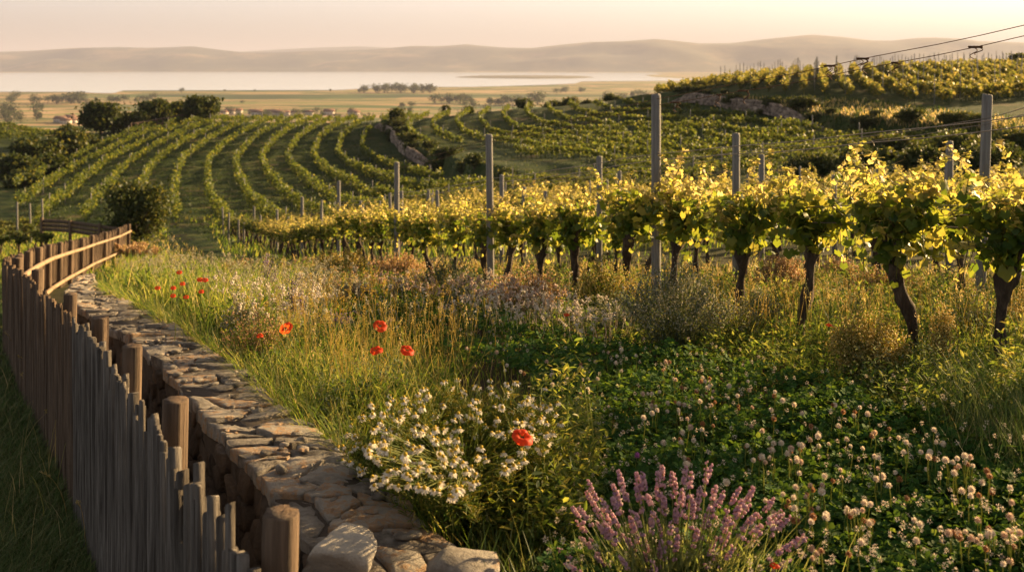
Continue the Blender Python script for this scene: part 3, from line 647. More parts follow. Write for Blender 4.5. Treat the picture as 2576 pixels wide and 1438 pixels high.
# ------------------------------------------------------------------ vine rows: one family of parallel curves
GX = [9.5, 6.2, 4.2, 2.7, 1.21, -.24, -1.9, -3.9, -5.9, -9.0, -13.0, -20.0, -26.2, -28.9, -30.6, -31.0, -30.7, -30.0]
GY = [-3.5, .6, 3.0, 5.4, 8.6, 11.7, 16.5, 23, 28.5, 38, 48, 68, 88, 98, 111, 121, 131, 150]
guide = resample(list(zip(GX, GY)), 500)
def offset_row(k, gap=2.4):
    d = np.gradient(guide, axis=0); d /= np.linalg.norm(d, axis=1, keepdims=True); nrm = np.stack([d[:, 1], -d[:, 0]], 1)
    for _ in range(40): nrm[1:-1] = (nrm[:-2] + nrm[1:-1] * 2 + nrm[2:]) / 4
    Q = guide + nrm / np.linalg.norm(nrm, axis=1, keepdims=True) * gap * k
    return Q
def walk(P, step, jit=0, r=None, start=0.0):
    d = np.concatenate([[0], np.cumsum(np.linalg.norm(np.diff(P, axis=0), axis=1))]); a = np.arange(start, d[-1], step)
    if jit: a = a + r.uniform(-jit, jit, len(a))
    x, y = np.interp(a, d, P[:, 0]), np.interp(a, d, P[:, 1]); x2, y2 = np.interp(a + .2, d, P[:, 0]), np.interp(a + .2, d, P[:, 1])
    return np.stack([x, y, np.arctan2(y2 - y, x2 - x)], 1)

def make_vine(seed, hs=1.0):
    r = np.random.RandomState(seed)
    # trunk
    n = 16; u = np.linspace(0, 1, n); hd = r.uniform(-.10, .10); dep = {1: .15, 2: .0}.get(seed, r.uniform(-.05, .06)); kn = r.uniform(.60, .70) * hs
    bend = r.uniform(-.05, .07) 
    P = np.stack([hd * u ** 1.5 + bend * np.sin(u * PI) + .012 * np.sin(u * 9 + seed), dep * u + .02 * np.sin(u * 6 + 2 * seed) + (.13 * u ** 4 if seed == 2 else 0), -.06 + (kn + .06) * u], 1)
    rad = .032 + .008 * np.sin(u * 11 + seed) + .026 * np.exp(-((u - .93) / .10) ** 2) + .016 * np.exp(-(u / .12) ** 2)
    mt = MB(); k = 12
    tubes(mt, P, rad, k); V = mt.V[0].reshape(n, k, 3); V += (V - P[:, None]) * (.22 * vnoise(np.arange(k)[None] * .9 + 0 * u[:, None], u[:, None] * 5, seed) + .16 * r.uniform(-1, 1, (n, k)))[..., None]
    head = P[-1]; arms = []
    for sx in (-1, 1):
        L = r.uniform(.20, .40); v = np.linspace(0, 1, 8)
        A = np.stack([head[0] + sx * L * v, head[1] + .02 * np.sin(v * 4), head[2] - .03 + (.84 * hs - head[2] + .03) * np.minimum(v * 2.2, 1) ** .8 * .9 + .015 * np.sin(v * 8)], 1); arms.append(A)
        tubes(mt, A, np.linspace(.026, .009, 8), 7)
    tm = mt.mesh('vine_trunk', M['bark'], True)
    # shoots with alternating leaves
    ms, ml, my = MB(), MB(), MB(); LP, LR, LS = [], [], []
    ns_ = 21
    for i in range(ns_):
        A = arms[i % 2]; b = A[1 + (i // 2) % 7] if i < ns_ - 4 else head + r.uniform(-.05, .05, 3)
        H = r.uniform(.16, .46) * hs * (1.3 if i % 6 == 0 else 1); m = 12; v = np.linspace(0, 1, m)
        dx, dy = r.normal(0, .09) + (b[0] - head[0]) * .1, r.normal(0, .14); droop = r.uniform(0, .2) if i % 5 else r.uniform(.4, .8)
        if i % 6 == 0: droop = -.05
        S_ = np.stack([b[0] + dx * v * 1.2 + .02 * np.sin(v * 9 + i), b[1] + dy * (v + .5 * v * v) + .02 * np.cos(v * 8 + i), b[2] + H * (v - droop * v * v * .9)], 1)
        tubes(ms, S_, np.linspace(.0042, .0014, m), 4)
        nl = int(H * 70)
        for q in range(nl):
            w_ = (q + .5) / nl; p = np.array([np.interp(w_, v, S_[:, c_]) for c_ in range(3)])
            size = (.080 - .058 * w_ ** .9) * r.uniform(.75, 1.15); az = (q % 2) * PI + r.normal(0, .8) + i
            pl_ = size * .7; tip = p + np.array([math.cos(az) * pl_, math.sin(az) * pl_, pl_ * r.uniform(-.2, .5)])
            tubes(ms, np.array([p, (p + tip) / 2 + (0, 0, .01), tip]), .0012, 3, False)
            LP.append(tip); LR.append((az - PI / 2 + r.normal(0, .5), r.uniform(-1.5, .2) - .3 * (1 - w_), r.normal(0, .5))); LS.append(size)
        if r.rand() < .5:                                         # curling tendril at the tip
            tt = np.linspace(0, 1, 8); T_ = S_[-1] + np.stack([.03 * np.sin(tt * 5) * r.choice([-1, 1]), .02 * np.cos(tt * 4), .07 * tt], 1); tubes(ms, T_, .0011, 3, False)
            pass
        for q in range(9): LP.append(S_[-1] + r.normal(0, .016, 3) - (0, 0, .004 * q)); LR.append((r.uniform(0, 6), r.uniform(-.6, .6), 0)); LS.append(r.uniform(.014, .036))
    for q in range(6):                                            # shoots that have fallen over the wire and hang down
        A = arms[q % 2]; b = A[r.randint(2, 8)]; u_ = np.linspace(0, 1, 8); ax, ay = r.normal(0, .10), r.choice([-1, 1]) * r.uniform(.06, .16); Ld = r.uniform(.16, .34) * hs
        S_ = np.stack([b[0] + ax * u_, b[1] + ay * np.sin(u_ * 1.6), b[2] + .06 * np.sin(u_ * 3.1) - Ld * u_ ** 1.6], 1); tubes(ms, S_, .0026, 4)
        for w_ in np.linspace(.1, 1, 10):
            p = np.array([np.interp(w_, u_, S_[:, c_]) for c_ in range(3)]); LP.append(p + r.normal(0, .025, 3)); LR.append((r.uniform(0, 6.28), r.uniform(-1.7, -.4), r.normal(0, .4))); LS.append(r.uniform(.04, .085) * (1.1 - .4 * w_))
    # fill of inner leaves hanging about the head
    for q in range(140):
        x = r.uniform(-.19, .19) + r.normal(0, .05); z = (.83 + r.uniform(-.17, .17) + r.normal(0, .03) - .25 * abs(x) * r.rand()) * hs; y = r.normal(0, .10)
        if z < .64 * hs: continue
        LP.append((x + head[0] * .6, y, z)); LR.append((r.uniform(0, 2 * PI), r.uniform(-1.7, .3), r.normal(0, .5))); LS.append(r.uniform(.045, .09))
    for q in range(26):                                          # pale flower clusters
        c_ = np.array([r.normal(0, .2), r.normal(0, .13), (.92 + r.normal(0, .10)) * hs])
        scatter(my, OCT_V, OCT_F, c_ + r.normal(0, .011, (10, 3)) * (1, 1, 1.7), None, r.uniform(.0025, .005, 10))
    LR = np.array(LR); LP = np.array(LP); LS = np.array(LS); yg_ = (LS < .040) | ((LS < .055) & (LP[:, 2] > .98 * hs) & (r.rand(len(LS)) < .6))
    scatter(ml, GL_V, GL_F, LP[~yg_], rotmats(*LR[~yg_].T), LS[~yg_]); scatter(my, GL_V, GL_F, LP[yg_], rotmats(*LR[yg_].T), LS[yg_] * 1.1)
    lme = ml.mesh('vine_leaves', M['vine_leaf']); fme = lme.copy(); fme.materials.clear(); fme.materials.append(M['vine_far'])
    return tm, ms.mesh('vine_shoots', M['shoot']), lme, my.mesh('vine_young_leaves', M['young_leaf']), fme
VARS = [make_vine(s_) for s_ in (1, 2, 3, 4, 5, 6, 7)]
def place_vine(x, y, ang, var, scale=1.0, label=None, group=None, rz_extra=0):
    t = empty('grapevine', (x, y, float(gz(x, y)) - .01), ang + rz_extra, label, 'grapevine', group)
    t.scale = (scale, scale, scale); tm, sm, lm, ym, fm = VARS[var]; deep = y > 24
    link('trunk', tm, None, t); link('shoots', sm, None, t); link('leaves', fm if deep else lm, None, t); link('young_leaves', ym, None, t) if y < 40 else None
    if deep: t.scale = (scale * 1.25, scale * 1.3, scale)
    return t
# the front row, placed on the trunks seen in the photograph: (foot column in the 2576 frame, variant, scale, label)
def row_pt_at(P, dx):
    s = (dx - 1288) / W_; r_ = P[:, 0] / P[:, 1]; ok = P[:, 1] > 3; Pq = P[ok]; rr = r_[ok]; i = int(np.argmin(np.abs(rr[:260] - s)))
    j = min(i + 1, len(Pq) - 1); return Pq[i][0], Pq[i][1], math.atan2(Pq[j][1] - Pq[i][1], Pq[j][0] - Pq[i][0])
ROW = {k: offset_row(k if k < 8 else 8 + (k - 8) * 1.12) for k in range(-26, 44)}
front = [(2566, 4, 1.05, 'grapevine at the right edge of the picture, just right of the leaning post'),
         (2318, 0, 1.13, 'nearest whole gnarled grapevine with a thick leaning trunk and a tall leafy shoot'),
         (2055, 1, 1.08, 'old grapevine with a knotted swollen head above a bent trunk'),
         (1855, 2, 1.05, 'grapevine rising behind the silvery bush, its trunk base hidden by weeds'),
         (1710, 3, 1.08, 'grapevine just right of the tall grey post in the middle'),
         (1575, 5, 1.10, 'grapevine just left of the tall grey post in the middle'),
         (1452, 6, 1.05, 'grapevine above the pinkish grass tuft, second left of the tall grey post'),
         (1357, 4, 1.05, 'grapevine third left of the tall grey post, right of the slimmer grey post'),
         (1272, 1, 1.05, 'grapevine close against the right side of the second grey post'),
         (1215, 5, 1.02, 'grapevine with an S shaped trunk left of the second grey post'),
         (1145, 3, 1.02, 'grapevine two trunks left of the second grey post'),
         (1090, 0, 1.02, 'grapevine midway between the second and third grey posts'),
         (1035, 2, 1.02, 'grapevine leaning just right of the third grey post')]
P0 = ROW[0]
for dx, v_, sc_, lb in front:
    x, y, ang = row_pt_at(P0, dx); place_vine(x, y, ang + (PI if v_ % 2 else 0), v_, sc_ * .94, lb, 'grapevines of the front row')
# other vines, nearest first become individuals
allv = []
rv = np.random.RandomState(21)
def valid_field(k, x, y):
    dxx, dyy = proj(x, y, gz(x, y)); ok = (y > 2.0) & (dxx > -500) & (dxx < 3100) & (y < 150)
    if k <= 0: ok &= (y > 56) | (k == 0)
    sd = sdist(TB, x, y); ok &= ~((sd > -2.0) & (y > 38))
    sa = sdist(TA, x, y); ok &= np.abs(sa + .3) > 1.3
    ok &= ~((sa > 0) & (sa < 5) & (y < 92) & (y > 50))            # grassy bank above the terrace
    ok &= ~((y > 19) & (y < 50) & (x / y > .16 - (y - 19) * .002) & (k >= 7))   # overgrown strip at the foot of the right slope
    # far edge of the planting: crest; left edge: diagonal above the tree belt
    ok &= dxx > 40
    crest = np.interp(x / y, [-.5, -.3, -.1, 0, .14, .3], [118, 134, 136, 137, 112, 95]); ok &= y < crest + 2
    ok &= ~((dyy < 470) & (dxx < 330 - (dyy - 335) * 2.0) & (y > 50))
    return ok
front_x = [row_pt_at(P0, f[0]) for f in front]; y_last = front_x[-1][1]
for k in range(-26, 40):
    w = walk(ROW[k], 1.0 if k >= 0 else 1.1, .12, rv, rv.uniform(0, 1))
    ok = valid_field(k, w[:, 0], w[:, 1]) & ((rv.rand(len(w)) > .06) | (w[:, 1] < 45))
    if k == 0: ok &= w[:, 1] > y_last + .9
    for p in w[ok]: allv.append((p[0], p[1], p[2], k))
# upper vineyard on the right hill: rows running over the crest
for q in range(-9, 46):
    xs0 = 14 + q * 1.6; line = resample([(xs0 - 6 + q * .4, 69 + q * .1), (xs0 + 2, 90), (xs0 + 12, 122), (xs0 + 15, 130)], 60)
    w = walk(line, .85, .15, rv); dxx, dyy = proj(w[:, 0], w[:, 1], gz(w[:, 0], w[:, 1])); sd = sdist(TB, w[:, 0], w[:, 1])
    low = np.interp(dxx, [1640, 1900, 2080, 2190, 2369, 2576, 2900], [240, 236, 238, 250, 264, 280, 300])
    ok = (dxx > 1650) & (dxx < 2760) & (dyy < low + 3) & (sd > 3)
    for p in w[ok]: allv.append((p[0], p[1], p[2], 100))
# vineyard at the far left and beside the plank barrier
for q in range(9):
    yy = 134 + q * 4.0; w = walk(resample([(-.62 * yy, yy + 4), (-.50 * yy, yy + 1.5), (-.425 * yy, yy)], 40), 1.2, .15, rv)
    for p in w: allv.append((p[0], p[1], p[2], 101))
for q in range(4):
    yy = 41 + q * 2.6; w = walk(resample([(-.60 * yy, yy + 2), (-.455 * yy, yy)], 40), 1.0, .12, rv)
    for p in w: allv.append((p[0], p[1], p[2], 102))
allv = np.array(allv); order = np.argsort(allv[:, 1]); allv = allv[order]
def vis_score(v):
    return v[:, 1]
names = {1: 'leafy grapevine in the second row, its trunk seen between the front trunks', 2: 'grapevine of the third row, mostly hidden behind the second',
         0: 'small leafy grapevine in the front row where it curves away to the left'}
NIND = 286; nind = 0; stuffv = []
for p in allv:
    x, y, ang, k = p
    if y < 60 and nind < NIND and (k <= 6 or k > 99) and -.56 < x / y < .56:
        nm = {0: 'leafy grapevine of the front row where it curves away left of the third grey post', 1: 'leafy grapevine in the second row, seen between the front row trunks',
              2: 'leafy grapevine in the third row behind the front trunks'}.get(int(k), 'leafy grapevine in the rows behind the front three')
        if k == 102: nm = 'bright leafy grapevine left of the plank barrier'
        place_vine(x, y, ang + (PI if rv.rand() < .5 else 0), rv.randint(7), rv.uniform(.84, 1.02), nm, {0: 'grapevines of the front row', 1: 'grapevines of the second row', 2: 'grapevines of the third row', 102: 'grapevines beside the plank barrier'}.get(int(k), 'grapevines of the rows behind')); nind += 1
    else: stuffv.append(p)
stuffv = np.array(stuffv)
mb = MB(); mgold = MB()
X, Y, Aa = stuffv[:, 0], stuffv[:, 1], stuffv[:, 2]; Z = gz(X, Y); KK = stuffv[:, 3]
for lo, hi, nl, sz, gold in ((0, 60, 150, .10, 0), (60, 90, 100, .13, 0), (90, 200, 75, .16, 0), (0, 200, 80, .17, 1)):
    m_ = (Y >= lo) & (Y < hi) & ((KK == 100) == bool(gold)); nn = int(m_.sum())
    if not nn: continue
    L = rv.normal(0, .36, (nn, nl)); D = rv.normal(0, .12, (nn, nl)); slope_ = (np.where((KK[m_] >= 8) & (KK[m_] < 99), .80, 1.0) * (.86 if lo == 90 else 1))[:, None]; D = D * slope_; Hh = slope_ * np.clip(rv.normal(.78, .15, (nn, nl)) + .11 * rv.normal(0, 1, (nn, 1)), .40, 1.35)
    px = X[m_][:, None] + L * np.cos(Aa[m_])[:, None] - D * np.sin(Aa[m_])[:, None]; py = Y[m_][:, None] + L * np.sin(Aa[m_])[:, None] + D * np.cos(Aa[m_])[:, None]
    P = np.stack([px, py, Z[m_][:, None] + Hh], -1).reshape(-1, 3); c_ = len(P)
    scatter(mgold if gold else mb, QUAD_V, QUAD_F, P, rotmats(rv.uniform(0, 2 * PI, c_), rv.uniform(-1.3, 1.3, c_), rv.normal(0, .5, c_)), rv.uniform(.7, 1.3, c_) * sz)
T = np.stack([np.stack([X, Y, Z - .05], -1), np.stack([X + .03, Y, Z + .4], -1), np.stack([X, Y, Z + .75], -1)], 1); tubes(mb, T, .03, 3, False)
M['vine_hill'] = leaf_mat('vine_hill', [(0, (.035, .06, .012)), (.6, (.08, .11, .02)), (1, (.15, .15, .04))], [(0, (.12, .15, .02)), (.5, (.26, .25, .04)), (1, (.52, .40, .10))], .45)
tag(mgold.build('upper_grapevines', M['vine_hill']), 'golden backlit grapevines covering the hilltop on the right', 'grapevines', kind='stuff')
o = mb.build('grapevines', M['vine_far']); tag(o, 'curving rows of grapevines covering the slopes behind', 'grapevines', kind='stuff')

# ------------------------------------------------------------------ trellis posts
def post_mesh(h, rx, ry, seed):
    r = np.random.RandomState(seed); V = []; n = 12; th = np.arange(n) * 2 * PI / n + .2; rr = 1 + r.uniform(-.07, .07, n); rr[3] = .80; rr[8] = .85
    zs = [-.2, .0, h * .5, h - .02, h]
    for i, z in enumerate(zs):
        k = .9 if i == 4 else 1
        for j in range(n): V.append((rx * rr[j] * k * math.cos(th[j]), ry * rr[j] * k * math.sin(th[j]), z + (r.uniform(-.006, .006) if i == 4 else 0)))
    V.append((0, 0, h)); F = [(k * n + j, k * n + (j + 1) % n, (k + 1) * n + (j + 1) % n, (k + 1) * n + j) for k in range(4) for j in range(n)]
    return MB().add(np.array(V), F, [(4 * n + j, 4 * n + (j + 1) % n, 5 * n) for j in range(n)]).mesh('trellis_post', M['post'])
PMESH = [post_mesh(1.9, .042, .042, s_) for s_ in (1, 2, 3)]
def put_post(dx, top, Yp, label, group, tilt=0.0, tw=0.0, h=None):
    """post whose top is at height top of the measuring frame; Yp its distance"""
    x = (dx - 1288) / W_ * Yp; z0 = float(gz(x, Yp)); zt = ZC - (top - 160) / F_ * Yp; hh = zt - z0
    o = link('trellis_post', PMESH[rs.randint(3)]); o.location = (x, Yp, z0); o.scale = (1, 1, hh / 1.9); o.rotation_euler = (0, tilt, tw)
    tag(o, label, 'post', group); return (x, Yp, zt, z0)
gp = 'grey trellis posts'
def Yrow(k, dx): return row_pt_at(ROW[k], dx)[1]
FP = []
FP.append(put_post(1650, 237, Yrow(0, 1650), 'tall thick grey wooden trellis post in the middle of the front row', gp))
FP.append(put_post(1235, 338, Yrow(0, 1235), 'second grey trellis post of the front row, left of the tall middle one', gp, -.012))
FP.append(put_post(998, 408, Yrow(0, 998), 'third grey trellis post of the front row from the tall middle one', gp))
FP.append(put_post(852, 455, Yrow(0, 852), 'fourth grey trellis post leftwards along the front row', gp))
FP.append(put_post(760, 495, Yrow(0, 760), 'fifth grey trellis post leftwards along the front row', gp))
FP.append(put_post(697, 527, Yrow(0, 697), 'sixth grey trellis post leftwards along the front row', gp))
FP.append(put_post(655, 541, Yrow(0, 655), 'seventh small grey trellis post leftwards along the front row', gp))
x, y, _a = row_pt_at(ROW[0], 2860); z0 = float(gz(x, y)); o = link('trellis_post', PMESH[0], loc=(x, y, z0)); tag(o, 'grey trellis post just outside the right edge of the front row', 'post', gp); NEARP = (x, y, z0 + 1.95, z0)
SP = []
y1 = Yrow(1, 2465); SP.append(put_post(2465, 237, y1, 'tall grey trellis post near the right edge, leaning slightly', gp, .035))
SP.append(put_post(1852, 335, Yrow(1, 1852), 'grey trellis post of the second row right of the tall middle post', gp))
SP.append(put_post(1508, 393, Yrow(1, 1508), 'grey trellis post of the second row left of the tall middle post', gp))
SP.append(put_post(1262, 440, Yrow(1, 1262), 'short grey trellis post of the second row just right of the second front post', gp))
TP = []
TP.append(put_post(2388, 355, Yrow(2, 2388), 'grey trellis post of the third row left of the leaning right post', gp))
TP.append(put_post(1916, 388, Yrow(2, 1916), 'thin grey trellis post of the third row beside the second row post', gp))
TP.append(put_post(1372, 480, Yrow(2, 1372), 'thin grey trellis post behind the front row leaves left of the middle post', gp))
for dx, top, Yp in ((1011, 480, 24), (905, 505, 30), (806, 503, 33), (1075, 478, 26), (575, 535, 46), (600, 553, 44), (613, 560, 43), (725, 545, 38), (1103, 478, 24), (1320, 470, 21), (2200, 420, 16), (2100, 440, 17),
                    (1560, 430, 20), (985, 485, 28), (640, 520, 48), (562, 520, 50), (110, 500, 46), (78, 512, 47), (44, 508, 46)):
    put_post(dx, top, Yp, 'thin distant trellis post standing among the vines', 'thin distant trellis posts', rs.normal(0, .02))
ind = 0; pm = MB(); PV = []
far_posts = []
for k in range(-26, 40):
    w = walk(ROW[k], 8.5, .4, rv, rv.uniform(0, 6)); ok = valid_field(k, w[:, 0], w[:, 1]) & (w[:, 1] > (26 if k < 4 else 20)) & (k != 0)
    for p in w[ok]: far_posts.append((p[0], p[1], 1.35))
for q in range(34):
    xs0 = 14 + q * 2.1; line = resample([(xs0 - 6 + q * .55, 69 + q * .1), (xs0 + 2, 90), (xs0 + 12, 122), (xs0 + 15, 130)], 60)
    w = walk(line, 5.2, .3, rv, rv.uniform(0, 5)); dxx, dyy = proj(w[:, 0], w[:, 1], gz(w[:, 0], w[:, 1])); sd = sdist(TB, w[:, 0], w[:, 1])
    low = np.interp(dxx, [1640, 1900, 2080, 2190, 2369, 2576, 2900], [240, 236, 238, 250, 264, 280, 300])
    for p in w[(dxx > 1650) & (dxx < 2700) & (dyy < low) & (sd > 4)]: far_posts.append((p[0], p[1], 2.1))
far_posts.sort(key=lambda p: p[1])
pole = MB(); tubes(pole, np.array([[0, 0, -.1], [0, 0, 1.0]]), .03, 6); pole = pole.mesh('field_post', M['post']); st = MB()
for i, (x, y, h) in enumerate(far_posts):
    z = float(gz(x, y))
    if i < 240:
        o = link('field_post', pole, loc=(x, y, z)); o.scale = (1, 1, h * rs.uniform(.95, 1.05)); o.rotation_euler = (rs.normal(0, .02), rs.normal(0, .02), 0)
        tag(o, 'thin weathered stake standing in the vine rows on the slope behind', 'post', 'stakes in the vine rows on the slope')
    else: tubes(st, np.array([[x, y, z], [x + rs.normal(0, .03), y, z + h]]), .04, 5)
if st.n: tag(st.build('field_posts', M['post']), 'thin stakes in the farthest vine rows', 'posts', kind='stuff')

# ------------------------------------------------------------------ wires
def wire(pts, rad, label, group='trellis wires', sag=.02):
    P = []
    for (a, b) in zip(pts[:-1], pts[1:]):
        a, b = np.array(a), np.array(b); n = 14; u = np.linspace(0, 1, n, endpoint=False)[:, None]
        q = a * (1 - u) + b * u; L = np.linalg.norm(b - a); q[:, 2] -= (4 * u * (1 - u))[:, 0] * sag * L / 3 + .004 * np.sin(u[:, 0] * 19 + a[0]); P.append(q)
    P.append(np.array(pts[-1])[None]); P = np.concatenate(P); o = MB(); tubes(o, P, rad, 5); return tag(o.build('trellis_wire', M['wire']), label, 'wire', group), P
frow = [NEARP] + FP[:5]; TOPW = None
for nm, fr in (('top', .02), ('second', .27), ('third', .51)):
    for kk, (dz, word) in enumerate(((0, 'upper'), (-.055, 'lower'))):
        pts = [(x, y + (.03 if kk else -.03), z0 + (zt - z0) * (1 - fr) + dz) for (x, y, zt, z0) in frow]
        rad = .0025 if nm == 'top' else .0033
        o, P = wire(pts, rad, f'{word} strand of the {nm} wire pair along the front row', sag=.012 + .010 * kk)
        if nm == 'top': o.data.materials.clear(); o.data.materials.append(M['tendril'])
        if nm == 'top': TOPW = (TOPW or []) + [P]
pts = [(x, y, z0 + .80) for (x, y, zt, z0) in frow]; wire(pts, .004, 'thick cordon wire carrying the front row of grapevines', sag=.0)
srow = SP[:]; x, y, _a = row_pt_at(ROW[1], 2900); z0 = float(gz(x, y)); srow = [(x, y, z0 + 1.95, z0)] + srow
for fr, nm in ((.12, 'top'), (.5, 'second')):
    for dz, word in ((0, 'upper'), (-.05, 'lower')):
        wire([(x, y, z0 + (zt - z0) * (1 - fr) + dz) for (x, y, zt, z0) in srow], .0030, f'{word} strand of the {nm} wire pair along the second row')
# dried tendrils tied round the top wires
def tendril(c, seed, label, big=1.0):
    r = np.random.RandomState(seed); e = empty('dried_tendril', tuple(c), 0, label, 'tendril', 'dried tendrils on the wires'); m_ = MB()
    n = r.randint(2, 5)
    for i in range(n):
        u = np.linspace(0, 1, 26); x0 = (i - n / 2) * .022
        P = np.stack([x0 + u * .018, .006 * np.cos(u * 30), .006 * np.sin(u * 30)], 1); tubes(m_, P * big * (.9, .6, .6), .0042 * big, 5)
    m_.build('coil', M['tendril'], e); m_ = MB()
    for i in range(r.randint(1, 3)):
        u = np.linspace(0, 1, 14); L = r.uniform(.04, .10); P = np.stack([r.uniform(-.03, .03) + .02 * np.sin(u * r.uniform(4, 9)), .01 * np.cos(u * 7), -L * u], 1); tubes(m_, P * big, .0026 * big, 4)
    m_.build('dangling_end', M['tendril'], e); return e
for j, (dx, k_, lb) in enumerate(((2452, 1, 'lone dried tendril on the lower top wire near the right edge'), (2182, 0, 'dried tendril cluster on the upper top wire above the upper vineyard'), (2196, 0, 'second dried tendril touching the cluster on the upper top wire'),
                                  (2215, 1, 'dried tendril with a long dangling end on the lower top wire'), (2232, 1, 'short dried tendril right of the one with the long dangling end'), (2062, 0, 'left dried tendril of the pair where the wires cross the hill crest'), (2074, 0, 'right dried tendril of the pair where the wires cross the hill crest'),
                                  (1900, 1, 'dried tendril on the wire left of the hill crest'), (1836, 1, 'dried tendril on the wire nearer the tall middle post'), (1692, 1, 'dried tendril beside the top of the tall middle post'))):
    P = TOPW[k_]; pr = 1288 + W_ * P[:, 0] / np.maximum(P[:, 1], .5); pr = np.where(P[:, 1] > 1.5, pr, 9e9); i = int(np.argmin(np.abs(pr - dx)))
    tendril(P[i], 40 + j, lb)

# ------------------------------------------------------------------ stone terraces on the slopes
def terrace(T, H, label):
    P = resample(T, 90); d = np.gradient(P, axis=0); d /= np.linalg.norm(d, axis=1, keepdims=True); nrm = np.stack([-d[:, 1], d[:, 0]], 1)   # towards the low side
    c = P[45]; e = empty('terrace_wall', (float(c[0]), float(c[1]), float(gz(c[0], c[1]))), 0, label, 'terrace wall'); e0 = np.array(e.location)
    r = np.random.RandomState(int(H * 100)); L = np.concatenate([[0], np.cumsum(np.linalg.norm(np.diff(P, axis=0), axis=1))])
    zt = gz(P[:, 0] - nrm[:, 0] * .9, P[:, 1] - nrm[:, 1] * .9) + .05
    S = []; v = .1
    while v < H:
        u = r.uniform(0, .5)
        while u < L[-1]: S.append((u, v + r.uniform(-.05, .05))); u += r.uniform(.35, .85)
        v += r.uniform(.22, .34)
    cells = voronoi_cells(np.array(S), L[-1], H, ax=.6)
    def mp(u, v, h):
        b = np.stack([np.interp(u, L, P[:, 0]), np.interp(u, L, P[:, 1])], -1); n = np.stack([np.interp(u, L, nrm[:, 0]), np.interp(u, L, nrm[:, 1])], -1)
        q = b + n * (.22 + h[:, None] * 1.5 + .10 * v[:, None] + .15 * vnoise(u * .35, v, 5)[:, None]); f_ = u / L[-1]; z = np.interp(u, L, zt) - v - .25 * np.maximum(vnoise(u * .25, u * 0, 3), 0) - H * (1 - sstep(0, .22, f_) * (1 - sstep(.75, 1, f_)))
        return np.concatenate([q, z[:, None]], 1) - e0
    m_ = MB(); stones(m_, cells, mp, .02, .12, r, bulge=.03, minr=.05); m_.build('stone_face', M['terrace'], e)
    n = len(P); V = np.concatenate([np.concatenate([P + nrm * .12, (zt - .05 - H * (1 - sstep(0, .22, np.linspace(0, 1, len(P))) * (1 - sstep(.75, 1, np.linspace(0, 1, len(P))))))[:, None]], 1), np.concatenate([P + nrm * .3, (zt - H - .2)[:, None]], 1)]) - e0; i = np.arange(n - 1)[:, None]
    MB().add(V, np.concatenate([i, i + 1, i + 1 + n, i + n], 1)).build('backing', M['mortar'], e)
M['terrace'] = noise_mat('terrace', [(.2, (.09, .07, .055)), (.5, (.25, .19, .15)), (.85, (.42, .33, .26))], 2, 8, .9, .8, 8, island=.4)
terrace(TA[2:], .9, 'crumbling stone terrace wall between the striped vineyard and the middle slope')
terrace(TB[2:6], 1.0, 'long pale stone terrace wall below the grassy band on the right hill')

# ------------------------------------------------------------------ trees and bushes
M['tree_leaf'] = leaf_mat('tree_leaf', [(0, (.014, .028, .008)), (.6, (.032, .052, .013)), (1, (.08, .09, .025))], [(0, (.04, .06, .01)), (.6, (.10, .12, .02)), (1, (.30, .25, .05))], .35)
M['tree_far'] = leaf_mat('tree_far', [(0, (.03, .045, .02)), (1, (.08, .085, .035))], [(0, (.05, .08, .02)), (1, (.14, .14, .04))], .3)
def crown_mesh(r, w, h, z0, nl, leaf, lobes=9, mat=None, tmpl=(TRI_V, TRI_F)):
    m_ = MB(); P = []
    for i in range(lobes):
        a = r.uniform(0, 2 * PI); q = r.uniform(.1, .62); c = np.array([w * .5 * q * math.cos(a), w * .5 * q * math.sin(a), z0 + h * r.uniform(.25, .78) * (1 - .35 * q) + h * .08]); R = w * r.uniform(.15, .27)
        n = int(nl / lobes); d = r.normal(size=(n, 3)); d /= np.linalg.norm(d, axis=1, keepdims=True); rr = R * (1 - .5 * r.rand(n) ** 2)
        rr *= 1 + .25 * vnoise(d[:, 0] * 2 + i, d[:, 1] * 2 + d[:, 2] * 2, i)
        p = c + d * rr[:, None] * (1, 1, .85); P.append(p[p[:, 2] > z0 * .3])
    n = int(nl * .18); P.append(np.stack([r.normal(0, w * .2, n), r.normal(0, w * .2, n), z0 + h * r.uniform(.1, .9, n)], 1)); P = np.concatenate(P)
    scatter(m_, tmpl[0], tmpl[1], P, rotmats(r.uniform(0, 2 * PI, len(P)), r.uniform(-1.5, 1.2, len(P)), r.normal(0, .7, len(P))), leaf * r.uniform(.6, 1.4, len(P)))
    return m_.mesh('crown', mat or M['tree_leaf'])
def trunk_mesh(r, w, h, z0, rad=.12):
    m_ = MB(); u = np.linspace(0, 1, 7); P = np.stack([.06 * w * u * r.normal(), .06 * w * u * r.normal(), -.1 + (z0 + h * .5) * u][:0] or [.05 * w * u, .04 * w * np.sin(u * 3), -.15 + (z0 + h * .55) * u], 1); tubes(m_, P, rad * (1.2 - .9 * u), 8)
    for i in range(6):
        a = r.uniform(0, 2 * PI); s0 = P[r.randint(2, 5)]; v = np.linspace(0, 1, 5)[:, None]; tubes(m_, s0 + v * np.array([w * .33 * math.cos(a), w * .33 * math.sin(a), h * .35]) + v ** 2 * np.array([0, 0, .05 * h]), rad * .45 * (1 - .8 * v[:, 0]), 6)
    return m_.mesh('trunk', M['bark'], True)
